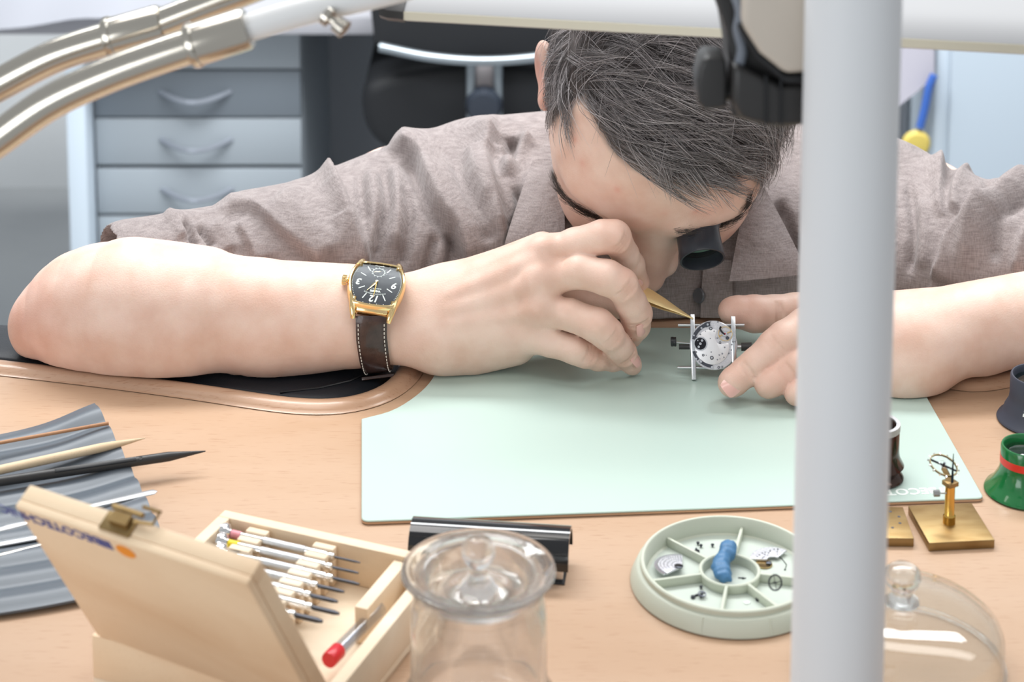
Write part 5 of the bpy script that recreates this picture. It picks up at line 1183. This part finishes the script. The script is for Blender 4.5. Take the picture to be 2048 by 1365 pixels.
glen = (42 + 16 * RNG.random(NG)) * (1 - gs) + gs * (11 + 6 * RNG.random(NG)); glen *= np.where((gr[:, 1] > 60) & (gs < .3), .85, 1)
ghm = (10 + 8 * RNG.random(NG)) * (1 - gs) + gs * (5.5 + 2.5 * RNG.random(NG)); gang = RNG.normal(0, .34, NG)
GP = grow(gr, gang, glen, ghm, np.zeros(NG))
sr = sample(NS); near = np.empty(NS, int)
for i in range(0, NS, 2000): near[i:i + 2000] = np.argmin(((sr[i:i + 2000, None] - gr[None]) ** 2).sum(2), 1)
t = np.linspace(0, 1, NP_)[None, :, None]
lenf = (.75 + .35 * RNG.random(NS))
g = GP[near]; g = g[:, :1] + (g - g[:, :1]) * lenf[:, None, None]
SP = g + (sr - gr[near])[:, None] * (1 - .45 * t)
_, nn = ell_proj(sr); SP += nn[:, None] * (RNG.normal(0, 2.2, NS)[:, None, None]) * t * (1 - .6 * side_mask(sr)[:, None, None])
SP += (RNG.normal(0, 1, (NS, 1, 3)) * 1.5) * t ** 2 + .7 * np.sin(t * 9 + RNG.random((NS, 1, 1)) * 6) * RNG.normal(0, .5, (NS, 1, 3)) * t
fr_ = sample(2200); fr_ = fr_[(fr_[:, 1] < 48) | (fr_[:, 2] > 104)][:1300]; NFly = len(fr_); fs_ = side_mask(fr_)
FP_ = grow(fr_, RNG.normal(0, .75, NFly), (40 + 22 * RNG.random(NFly)) * (1 - .65 * fs_), 10 + 6 * RNG.random(NFly) - 6 * fs_, RNG.random(NFly) * 9 * (1 - .5 * fs_))
e_ = FP_[:, -1]; FP_ = FP_[~((e_[:, 2] < 84) & (e_[:, 1] > 40) & (e_[:, 0] < 45))]; SP = np.concatenate([SP, FP_]); NT = len(SP)
# keep every point outside the skull
s_, nn = ell_proj(SP.reshape(-1, 3)); o_ = ((SP.reshape(-1, 3) - s_) * nn).sum(1); lift = np.clip(.6 - o_, 0, None); SP = (SP.reshape(-1, 3) + nn * lift[:, None]).reshape(NT, NP_, 3)
SPw = HO + SP @ HR.T * .001
def strands(name, P, r0, parent, m, tones):
    n, k = P.shape[:2]; T_ = np.gradient(P, axis=1); T_ /= np.linalg.norm(T_, axis=2, keepdims=True) + 1e-12
    ref = nrm([.3, .5, .8]); U = np.cross(T_, ref); U /= np.linalg.norm(U, axis=2, keepdims=True) + 1e-12; W_ = np.cross(T_, U)
    tt = np.linspace(0, 1, k); rr = r0 * np.clip(1.15 - tt ** 3 * .9, .2, 1)
    V = np.stack([P + rr[None, :, None] * (math.cos(a) * U + math.sin(a) * W_) for a in (0, 2.0944, 4.1888)], 2)     # n,k,3,3
    idx = np.arange(n * k * 3).reshape(n, k, 3); F = []
    for j in range(3):
        jj = (j + 1) % 3; F.append(np.stack([idx[:, :-1, j], idx[:, :-1, jj], idx[:, 1:, jj], idx[:, 1:, j]], -1).reshape(-1, 4))
    return to_mesh(name, V.reshape(-1, 3), np.concatenate(F), m, parent, np.repeat(tones, k * 3, 0))
hm = bpy.data.materials.new('dark_brown_hair'); hm.use_nodes = True; nt = hm.node_tree; b_ = nt.nodes['Principled BSDF']; at_ = nt.nodes.new('ShaderNodeAttribute'); at_.attribute_name = 'tint'
nt.links.new(at_.outputs['Color'], b_.inputs['Base Color']); b_.inputs['Roughness'].default_value = .38; b_.inputs['Specular IOR Level'].default_value = .7
tn = RNG.random(NT)[:, None]; tones = np.array([.050, .043, .042]) * (1 - tn) + np.array([.42, .38, .385]) * tn ** 1.3; tones[RNG.random(NT) < .12] = [.56, .52, .53]
hair = strands('hair', SPw, .00015, person, hm, tones); hair['kind'] = 'stuff'; hair['label'] = 'dark brown hair swept to one side'
# eyebrows and lashes grow on the skin along the photographed brow lines
def brow(px, n, length, spread, sweep, name):
    P = np.array([h for h in (fh.hit(*q) for q in spline(px, 8)) if h is not None]); out = []
    d_ = np.gradient(P, axis=0)
    for i in range(n):
        f = RNG.random() * (len(P) - 1); a = int(f); p = P[a] + (P[min(a + 1, len(P) - 1)] - P[a]) * (f - a); d = nrm(d_[a]) * sweep; p = p + RNG.normal(0, 1, 3) * spread
        up = -vwc(p); L = length * (.6 + .6 * RNG.random()); dirv = nrm(d + up * .35 + np.array([0, 0, .25]) * RNG.normal(0.2, .5)); tt = np.linspace(0, 1, 5)[:, None]
        out.append(p + dirv * L * tt + up * (.0006 * np.sin(tt * 3.1)))
    return strands(name, np.array(out), .00011, person, hm, np.tile([[.055, .042, .036]], (n, 1)))
for nm_, a in (('eyebrow', ([(1206, 440), (1185, 431), (1160, 417), (1136, 400), (1119, 378), (1109, 354)], 520, .0085, .0015, 1)), ('eyebrow', ([(1346, 462), (1398, 461), (1438, 452), (1468, 438), (1489, 418), (1499, 398)], 560, .0085, .0015, 1))):
    o = brow(*a, nm_); o['kind'] = 'stuff'

# ================================================================== fingernails
def nail(tip, prev, side, L, W, name='fingernail'):
    ax_ = nrm(tip - prev); nn = nrm(side - ax_ * (side @ ax_)); R = np.stack([np.cross(nn, ax_), ax_, nn], 1); c = tip
    u = np.linspace(-1, 1, 9); P = np.zeros((9, 9, 3))
    for i, a in enumerate(u):
        for j, b in enumerate(u):
            x = b * W * (1 - .10 * a * a) * math.sqrt(max(0, 1 - .22 * max(a, 0) ** 4)); y = a * L * (1 - .12 * b * b)
            P[i, j] = c + R @ np.array([x, y, -.35 * x * x / W - .10 * y * y / L])
    return MB().sheet(P, -.0005).build(name, M_nail, person, smooth=70)
M_nail = mat('nail_pink', (226, 178, 168), .22, spec=.5, coat=.3)
def on(f, x, y): return f.hit(x, y)
for f, (x, y), F_, L, W, bias in ((fl, (1464, 772), LI, .0060, .0058, None), (fa, (1284, 660), FM, .0052, .0036, (.8, 0, 0)), (fa, (1273, 720), FR, .0050, .0036, (.8, 0, .1)), (fa, (1279, 562), FI, .0048, .0034, (.9, 0, .1))):
    p = next((h for h in (f.hit(x - k, y) for k in range(0, 30, 3)) if h is not None), None)
    if p is None: continue
    e = .0012; gr_ = nrm(np.array([f.at(p + np.eye(3)[k] * e) - f.at(p - np.eye(3)[k] * e) for k in range(3)])); dv_ = nrm(F_[0][-1] - F_[0][-4])
    nail(p + gr_ * .0005, p - dv_ * .005, nrm(gr_ * .35 - vwc(p)) if bias is None else nrm(gr_ + np.array(bias) * .4), L, W)

# ================================================================== eye loupe
vd = vwc(De(1405, 515, 1.29)); sdn = nrm(np.cross(vd, np.array([1., 0, 0]))); sdn = sdn if sdn[2] < 0 else -sdn
axl = nrm(math.cos(math.radians(27)) * (sdn + np.array([.16, 0, 0])) - math.sin(math.radians(27)) * vd)
le = De(1405, 520, 1.283); RLp = axis_frame(-axl); lth = .0215                 # frame z points back to the eye
lo_ = thing('eye_loupe', le, 'black eye loupe held in the eye socket of the person', 'loupe')
mlp = mat('loupe_black', (44, 47, 54), .3, spec=.5)
MB().lathe([(.0136, 0), (.0148, 0), (.0150, .0006), (.0146, .008), (.0142, .018), (.0150, .0225), (.0170, .0255), (.0172, .027), (.0160, .0275), (.0130, .021), (.0130, .004)], le, RLp, 56, closed=True).build('tube', mlp, lo_, smooth=45)
MB().lathe([(.0118, .0085), (.0134, .0080), (.0134, .0100), (.0118, .0100)], le, RLp, 48, closed=True).build('retaining_ring', M['black_plastic'], lo_, smooth=45)
lensm = mat('loupe_lens', (150, 190, 170), .05, spec=.9, coat=1)
MB().lathe([(0, .0100), (.008, .0104), (.0128, .0116), (.0128, .0130), (0, .0130)], le, RLp, 40).build('lens', lensm, lo_, smooth=60)

# ================================================================== wristwatch
wc_ = fa.hit(752, 582); a_n = math.radians(27); wn = np.array([0.10, -math.sin(a_n), math.cos(a_n)]); wn = nrm(wn)
w3 = nrm(np.array([-1., 0, 0]) + .10 * np.array([0, 1., 0])); w3 = nrm(w3 - wn * (w3 @ wn)); w12 = np.cross(wn, w3)
WR = np.stack([w3, w12, wn], 1)
CW = De(749, 577, wc_[1] / .957 - .003)
CW = wc_ + wn * .0070
def wpt(x, y, z): return CW + WR @ np.array([x, y, z - 9.0 * y * y])           # curved along the strap
def wbend(v): return CW + (np.c_[v[:, 0], v[:, 1], v[:, 2] - 9.0 * v[:, 1] ** 2]) @ WR.T
watch = thing('wristwatch', CW - wn * .004, 'gold tonneau wristwatch with a dark dial and brown leather strap on the wrist', 'wristwatch')
def ton(hw, he, hl, n=18):                                             # tonneau outline, counter-clockwise
    y = np.linspace(-hl, hl, n); x = he + (hw - he) * (1 - (y / hl) ** 2); R_ = [(a, b) for a, b in zip(x, y)]; L_ = [(-a, b) for a, b in zip(x[::-1], y[::-1])]
    top = [(t_ * he, hl + .0008 * (1 - t_ * t_)) for t_ in (.6, .2, -.2, -.6)]; bot = [(t_ * he, -hl - .0008 * (1 - t_ * t_)) for t_ in (-.6, -.2, .2, .6)]
    return R_ + top + L_ + bot
def rings(specs, name, m, par, cap0=False, cap1=False):
    rs = [[wpt(x, y, z) for x, y in ton(*s)] for s, z in specs]; n = len(rs[0]); f = [(i * n + j, i * n + (j + 1) % n, (i + 1) * n + (j + 1) % n, (i + 1) * n + j) for i in range(len(rs) - 1) for j in range(n)]
    if cap0: f.append(tuple(range(n))[::-1])
    if cap1: f.append(tuple(range((len(rs) - 1) * n, len(rs) * n)))
    return MB().add(np.concatenate(rs), f).build(name, m, par, smooth=40)
HLn = .0178
rings([((.0158, .0112, HLn - .001), -.0060), ((.0180, .0132, HLn), -.0052), ((.0188, .0137, HLn + .0004), -.0020), ((.0184, .0135, HLn), .0012), ((.0176, .0127, HLn - .0008), .0026), ((.0168, .0120, HLn - .0016), .0028), ((.0162, .0115, HLn - .0022), .0022), ((.0160, .0113, HLn - .0024), .0010)], 'case', M['gold'], watch, True)
yy = np.linspace(-1, 1, 21); DP = np.zeros((21, 11, 3)); hl_ = HLn - .0022
for i, a in enumerate(yy):
    wd = .0114 + (.0161 - .0114) * (1 - a * a)
    for j, b in enumerate(np.linspace(-1, 1, 11)): DP[i, j] = wpt(b * wd, a * hl_, .0012)
dialm = mat('dial_grey', (62, 64, 70), .4, metal=.1)
MB().grid(DP).build('dial', dialm, watch, smooth=60, fix=False)
CP = DP + wn * .0013; MB().grid(CP).build('crystal', thin_glass('watch_crystal', (250, 252, 252), .07), watch, smooth=60, fix=False)
wht = M['white_print']; mk = MB()
for ang_d, r0, r1 in ((30, .0105, .0148), (60, .0082, .0125), (120, .0086, .0128), (150, .0108, .0150), (210, .0108, .0150), (240, .0086, .0128), (300, .0082, .0125), (330, .0105, .0148)):
    a = math.radians(ang_d); d = np.array([math.sin(a), math.cos(a)]); s_ = np.array([d[1], -d[0]]) * .00033
    mk.add(wbend(np.array([[*(d * r0 - s_), .00135], [*(d * r0 + s_), .00135], [*(d * r1 + s_), .00135], [*(d * r1 - s_), .00135]])), [(0, 1, 2, 3)])
mk.build('hour_markers', wht, watch, smooth=0)
mk = MB(); o_l = ton(.0156, .0109, HLn - .0030, 26)
for x, y in o_l: mk.add(wbend(np.array([[x - .0002, y - .0002, .00133], [x + .0002, y - .0002, .00133], [x + .0002, y + .0002, .00133], [x - .0002, y + .0002, .00133]])), [(0, 1, 2, 3)])
mk.build('minute_dots', wht, watch, smooth=0)
def wtext(s, size, x, y, par, name='numeral', shear=.22, m=wht, bold=.0002):
    t_ = text_mb(s, size, (0, 0, 0), (1, 0, 0), (0, 1, 0), depth=.00003, bold=bold, align='CENTER', bend=lambda v: wbend(np.c_[v[:, 0] + shear * v[:, 1] + x, v[:, 1] + y, v[:, 2] + .00136]))
    return t_.build(name, m, par, smooth=0, fix=False)
wtext('12', .0062, -.0004, .0102, watch); wtext('3', .0066, .0112, -.0010, watch); wtext('9', .0066, -.0118, -.0010, watch)
wtext('WEMPE', .0020, 0, .0062, watch, 'dial_lettering', 0, wht, .0001); wtext('GLASHÜTTE I/SA', .0010, 0, .0047, watch, 'dial_lettering', 0, wht, .00003)
arcR = .022
text_mb('CHRONOMETERWERKE', .0013, (0, 0, 0), (1, 0, 0), (0, 1, 0), depth=.00003, align='CENTER', bend=lambda v: wbend(np.c_[(arcR + v[:, 1]) * np.sin(v[:, 0] / arcR), (arcR + v[:, 1]) * np.cos(v[:, 0] / arcR) - arcR + .0086, v[:, 2] + .00136])).build('dial_lettering', wht, watch, smooth=0, fix=False)
wtext('HANDAUFZUG', .0009, 0, -.0152, watch, 'dial_lettering', 0, wht, .00002)
sdc = np.array([0, -.0088]); ring = MB()
for k in range(40):
    a = k * 2 * math.pi / 40; b = (k + 1) * 2 * math.pi / 40
    ring.add(wbend(np.array([[sdc[0] + r_ * math.cos(q_), sdc[1] + r_ * math.sin(q_), .00136] for r_, q_ in ((.0037, a), (.0039, a), (.0039, b), (.0037, b))])), [(0, 1, 2, 3)])
for k in range(12):
    a = k * math.pi / 6; d = np.array([math.cos(a), math.sin(a)]); s_ = np.array([-d[1], d[0]]) * .00015
    ring.add(wbend(np.array([[*(sdc + d * .0039 - s_), .00136], [*(sdc + d * .0039 + s_), .00136], [*(sdc + d * .0048 + s_), .00136], [*(sdc + d * .0048 - s_), .00136]])), [(0, 1, 2, 3)])
ring.build('small_seconds_ring', wht, watch, smooth=0)
def hand(a_deg, L, wdt, name, o2=(0, 0), z=.0018):
    a = math.radians(a_deg); d = np.array([math.sin(a), math.cos(a)]); s_ = np.array([d[1], -d[0]]) * wdt; o2 = np.array(o2)
    q_ = [o2 - d * .0012, o2 + d * L * .25 + s_, o2 + d * L, o2 + d * L * .25 - s_]
    lo = [wbend(np.array([[*p, z]]))[0] for p in q_]; MB().hexa(lo, [p + wn * .00025 for p in lo]).build(name, M['gold'], watch, smooth=0)
hand(35, .0098, .0007, 'hour_hand'); hand(3, .0125, .0005, 'minute_hand'); hand(75, .0030, .0002, 'small_second_hand', (0, -.0088))
MB().lathe([(0, 0), (.0009, 0), (.0009, .0008), (0, .001)], wpt(0, 0, .0016), WR, 12).build('centre_boss', M['gold'], watch)
kn = MB(); c0 = wpt(.0186, -.0004, -.0012); RK = axis_frame(w3); pr_ = [(0, 0), (.0016, 0), (.0016, .0006), (.0028, .0008), (.0030, .0016), (.0030, .0032), (.0026, .0038), (0, .0040)]
MB().lathe(pr_, c0, RK, 20).build('crown', M['gold'], watch, smooth=30)
for k in range(14):
    a = k * 2 * math.pi / 14; d = RK @ np.array([math.cos(a), math.sin(a), 0]); MB().tube([c0 + d * .0030 + w3 * .0010, c0 + d * .0030 + w3 * .0034], .00035, 6).build('crown_rib', M['gold'], watch)
# lugs and end pieces
for sy in (1, -1):
    y0_ = sy * (HLn + .0006)
    lo = [wpt(-.0100, y0_ - sy * .002, -.0045), wpt(.0100, y0_ - sy * .002, -.0045), wpt(.0100, y0_ + sy * .0018, -.0040), wpt(-.0100, y0_ + sy * .0018, -.0040)]
    hi = [wpt(-.0100, y0_ - sy * .002, .0016), wpt(.0100, y0_ - sy * .002, .0016), wpt(.0100, y0_ + sy * .0018, -.0002), wpt(-.0100, y0_ + sy * .0018, -.0002)]
    MB().hexa(lo, hi).build('end_bar', M['gold'], watch, bevel=.0006)
    for sx in (-1, 1):
        P = [wpt(sx * .0134, y0_ - sy * .006, .0004), wpt(sx * .0127, y0_ - sy * .001, -.0004), wpt(sx * .0118, y0_ + sy * .0028, -.0016), wpt(sx * .0114, y0_ + sy * .0048, -.0032)]
        MB().tube(spline(P, 5), np.linspace(.0026, .0016, 16), 12).build('lug', M['gold'], watch)
# strap: wraps the wrist by walking round the arm's own surface
acx = np.array([De(748, 637, 1.277)[0], De(748, 637, 1.277)[1], De(748, 637, 1.277)[2]])
def wrist_r(x, phi_):
    dv = np.array([0, -math.cos(phi_), math.sin(phi_)]); tt = np.linspace(.008, .06, 120); P = np.array([x, acx[1], acx[2]]) + tt[:, None] * dv; v = fa.at(P); k = np.argmax(v > 0); return tt[k], dv
strapm = mat('brown_leather', (66, 46, 42), .32, spec=.5, coat=.25, noise=((160, 160, 160), (50, 33, 31), 3, .35, .7), bump=((700, 700, 700), .25, .0005))
pst = wpt(0, HLn + .003, -.0025); phi0 = math.atan2(pst[2] - acx[2], -(pst[1] - acx[1])); pen = wpt(0, -HLn - .003, -.0025); phi1 = math.atan2(pen[2] - acx[2], -(pen[1] - acx[1])) - 2 * math.pi
phis = np.linspace(phi0, phi1, 72); xs_ = np.linspace(-.0100, .0100, 7)
def strap_pt(phi_, x, extra):
    sl_ = .0035 * math.sin(min(0, phi_) * -.9) if phi_ > -1.8 else .0035 * math.sin(1.62)
    X = pst[0] + x * (1 - .10 * min(1, (phi0 - phi_) / 2)) + sl_; r_ = max(wrist_r(X + d_, phi_)[0] for d_ in (-.006, 0, .006)); dv = wrist_r(X, phi_)[1]
    f0 = math.exp(-((phi_ - phi0) / .35) ** 2); f1 = math.exp(-((phi_ - phi1) / .35) ** 2)
    r0_, r1_ = math.hypot(pst[1] - acx[1], pst[2] - acx[2]), math.hypot(pen[1] - acx[1], pen[2] - acx[2])
    rr_ = (r_ + .0032) * (1 - f0) * (1 - f1) + r0_ * f0 + r1_ * f1
    return np.array([X, acx[1], acx[2]]) + dv * (max(rr_, r_ + .0026) + extra)
ctr = np.array([[strap_pt(p_, x, -.0012 * (abs(x) / .010) ** 4) for x in xs_] for p_ in phis])
MB().sheet(ctr, -.0022).build('strap', strapm, watch, smooth=60)
for sx in (-1, 1):
    P = np.array([strap_pt(p_, sx * .0083, .0003) for p_ in np.linspace(phi0 - .16, -1.75, 60)]); st_ = MB()
    P = resample(P, .0009)
    for i in range(0, len(P) - 2, 3): st_.tube([P[i], P[i + 1], P[i + 2] * .6 + P[i + 1] * .4], .00032, 5)
    o = st_.build('stitching', mat('white_thread', (232, 226, 216), .7), watch); o['kind'] = 'stuff'
kp = np.array([[strap_pt(p_, x, .0016) for x in np.linspace(-.0112, .0112, 7)] for p_ in np.linspace(-1.05, -1.30, 5)])
MB().sheet(kp, .0020).build('keeper', strapm, watch, bevel=.0003, smooth=40)

# ================================================================== movement in its holder, brass tweezers
cm = De(1427, 691, 1.262); vm = vwc(cm); em = np.array([1., 0, 0]); um = nrm(np.cross(em, vm)); um = um if um[2] > 0 else -um; em = nrm(np.cross(um, -vm)); em = em if em[0] > 0 else -em
RM = np.stack([em, um, -vm], 1); SPX = pxr(1, cm)
def mp(px, py, h=0): return cm + em * (px - 1427) * SPX + um * (691 - py) * SPX - vm * h * .001
hold = thing('movement_holder', mp(1387, 757), 'small steel movement holder with black adjusting screws held upright', 'movement holder')
silver = mat('bright_steel', (214, 216, 220), .22, metal=1); blk_ = M['black_satin']
for x0_, x1_, ya, yb in ((1382, 1391, 631, 757), (1463, 1472, 635, 752)):
    lo = [mp(x0_, ya, -1.2), mp(x1_, ya, -1.2), mp(x1_, yb, -1.2), mp(x0_, yb, -1.2)]; hi = [mp(x0_, ya, 2.4), mp(x1_, ya, 2.4), mp(x1_, yb, 2.4), mp(x0_, yb, 2.4)]
    MB().hexa(lo, hi).build('jaw', silver, hold, bevel=.0003)
for y_, xa_, xb_ in ((652, 1357, 1490), (734, 1354, 1490)): MB().tube([mp(xa_, y_, -2.6), mp(xb_, y_, -2.6)], .0010, 12).build('guide_rod', M['steel'], hold)
MB().tube([mp(1358, 694, -1.0), mp(1384, 694, -1.0)], .0016, 14).build('threaded_rod', blk_, hold)
for k in range(8): MB().tube([mp(1359 + 3 * k, 694, -1.0), mp(1360.2 + 3 * k, 694, -1.0)], .00185, 12).build('thread', blk_, hold)
MB().tube([mp(1352, 685, 1.0), mp(1384, 688, 1.0)], .0005, 8).build('screw_shank', M['steel'], hold)
MB().tube([mp(1342, 684, 1.0), mp(1343, 684, 1.0), mp(1347, 684, 1), mp(1348, 684, 1), mp(1352, 684.3, 1.0), mp(1353, 684.3, 1)], [.0027, .0031, .0031, .0029, .0031, .0027], 18).build('screw_head', mat('knurled_black', (32, 33, 36), .35), hold)
MB().tube([mp(1474, 694, -.6), mp(1484, 694, -.6)], .0014, 14).build('knob_shaft', M['steel'], hold); MB().tube([mp(1482, 694, -.6), mp(1503, 694, -.6)], [.0026, .0028], 20).build('knob', blk_, hold)
mv = thing('watch_movement', mp(1427, 738), 'silver watch movement with gears and screws clamped in the steel holder', 'watch movement')
rho = mat('movement_plate', (226, 226, 230), .3, metal=.35, noise=((2500, 2500, 2500), (205, 205, 214), 3, .42, .6))
rho2 = mat('movement_bridge', (236, 236, 240), .34, metal=.3)
Rm_ = 47.5 * SPX
MB().lathe([(0, -.0012), (Rm_ - .0003, -.0012), (Rm_, -.0008), (Rm_, .0014), (Rm_ - .0004, .0018), (Rm_ - .0018, .0018), (0, .0018)], cm, RM, 64).build('main_plate', rho, mv, smooth=30)
# three-quarter bridge as a proud disc segment
bc = mp(1424, 694); pts_ = []
for a in np.linspace(0, 2 * math.pi, 60, endpoint=False):
    r_ = 34 * SPX
    q_ = np.array([r_ * math.cos(a), r_ * math.sin(a)]); 
    d_ = np.linalg.norm(q_ - np.array([(1451 - 1424), (694 - 669)]) * SPX); 
    if d_ < 17 * SPX: q_ = np.array([(1451 - 1424), (694 - 669)]) * SPX + (q_ - np.array([(1451 - 1424), (694 - 669)]) * SPX) / d_ * 17 * SPX; q_ = q_ * .62
    pts_.append(q_)
lo = [bc + em * a + um * b - vm * .0018 for a, b in pts_]; MB().hexa(lo, [p - vm * .0007 for p in lo]).build('train_bridge', rho2, mv, bevel=.0002)
def disc(px, py, r, h0, h1, name, m, n=20): return MB().lathe([(0, h0 * .001), (r * SPX, h0 * .001), (r * SPX, h1 * .001), (0, h1 * .001)], mp(px, py), RM, n).build(name, m, mv, smooth=30)
dk = mat('black_wheel', (38, 38, 44), .3, metal=.6)
MB().lathe([(11.5 * SPX, .0024), (13.5 * SPX, .0024), (13.5 * SPX, .0030), (11.5 * SPX, .0030)], mp(1401, 688), RM, 30, closed=True).build('barrel_ring', silver, mv)
disc(1401, 688, 11.3, 1.8, 2.75, 'ratchet_wheel', dk, 30)
for x, y, r_ in ((1401, 688, 2.6), (1404.5, 682, 2.4), (1397.5, 694, 2.4), (1396, 682, 1.2)): disc(x, y, r_, 2.7, 3.05, 'screw', silver, 14)
def arcbar(r0, r1, a0, a1, h0, h1, name, m):
    aa = np.linspace(math.radians(a0), math.radians(a1), 16); q_ = [(r1 * math.cos(a), r1 * math.sin(a)) for a in aa] + [(r0 * math.cos(a), r0 * math.sin(a)) for a in aa[::-1]]
    lo = [cm + em * a * SPX + um * b * SPX - vm * h0 * .001 for a, b in q_]; return MB().hexa(lo, [p - vm * (h1 - h0) * .001 for p in lo]).build(name, m, mv, smooth=30)
lev = mat('lever_grey', (84, 86, 94), .3, metal=.8)
arcbar(38, 45, 102, 158, 1.8, 2.5, 'setting_lever', lev); arcbar(37, 46, 98, 112, 2.3, 2.8, 'lever_end', lev); arcbar(29, 44, 154, 164, 2.3, 2.7, 'click_spring', lev)
arcbar(37.5, 43.5, 226, 266, 1.8, 2.5, 'yoke', lev); arcbar(39, 44, 196, 222, 1.8, 2.4, 'yoke_arm', lev)
for x, y, r_ in ((1416.5, 651, 2.2), (1404, 658, 2.0), (1388.5, 672, 1.8), (1401, 722, 2.6), (1423, 733, 2.6), (1392, 717, 2.0)): disc(x, y, r_, 2.4, 3.0, 'screw', silver, 14)
for x, y, r_ in ((1422.5, 659, 3.4), (1440, 686, 2.4), (1423, 715, 3.8), (1406, 710, 2.6), (1422, 704, 1.3), (1444, 707, 1.6), (1438, 709.5, 1.4), (1434, 718.5, 1.4), (1449, 695, 1.5), (1435, 677, 1.3), (1421, 678, 1.0), (1401.5, 670, 1.5), (1392, 704, 2.0), (1412, 710, 1.0), (1447, 714, 1.4), (1457, 706, 1.4), (1439, 717, .8), (1429, 664, 1.2), (1412, 664, 1.0), (1463, 690, 1.4), (1466, 684, 1.8), (1470, 684, 1.3), (1436, 733, 2.4), (1443, 732, 1.6), (1462, 700, 1.2), (1437, 646, 1.6), (1422, 646, 1.2)):
    disc(x, y, r_, 1.8, 2.62, 'hole', hole, 14)
    disc(x, y - .2, r_ * .55, 2.6, 2.72, 'jewel_setting' , silver, 12)
MB().lathe([(13 * SPX, .0022), (14.2 * SPX, .0022), (14.2 * SPX, .0029), (13 * SPX, .0029)], mp(1451, 669), RM, 36, closed=True).build('balance_rim', M['gold'], mv)
MB().tube([mp(1438, 674, 2.6), mp(1464, 664, 2.6)], .0004, 6).build('balance_arm', M['gold'], mv)
arcp = [(1443, 655), (1441, 660), (1446, 667), (1450, 670)]; MB().tube(spline([mp(x, y, 3.4) for x, y in arcp], 5), .0006, 8).build('regulator', dk, mv)
disc(1450, 669, 5.0, 2.8, 3.5, 'balance_cock', silver, 20); disc(1450, 669, 2.0, 3.4, 3.75, 'jewel', M['jewel'], 14); disc(1455, 677, 3.5, 2.4, 3.1, 'stud', lev, 14)
tip = mp(1388, 640, 3.4); back_ = De(1120, 508, 1.318)
ax_ = nrm(back_ - tip); sd = nrm(np.cross(ax_, vm)); tw = thing('brass_tweezers', tip, 'brass tweezers in the fingers touching the movement holder', 'tweezers')
tw_brass = mat('tweezer_brass', (238, 212, 158), .3, metal=.65)
for s_ in (-1, 1):
    tt = np.array([0, .04, .12, .24, .34, .5, .75, 1.0]); L_ = .095; hw = np.array([.0003, .0007, .0016, .0034, .0044, .0048, .0048, .0046]); gap = np.array([.0003, .0006, .0012, .0020, .0024, .0026, .0022, .0006])
    P = np.zeros((8, 2, 3)); gv_ = np.array([0, -.62, .78]); gv_ = nrm(gv_ - ax_ * (gv_ @ ax_)); wv_ = nrm(np.cross(ax_, gv_))
    for i in range(8):
        c = tip + ax_ * L_ * tt[i] + gv_ * s_ * gap[i]; P[i, 0] = c - wv_ * hw[i]; P[i, 1] = c + wv_ * hw[i]
    MB().sheet(P, .0007 * s_).build('tine', tw_brass, tw, bevel=.0001, smooth=30)
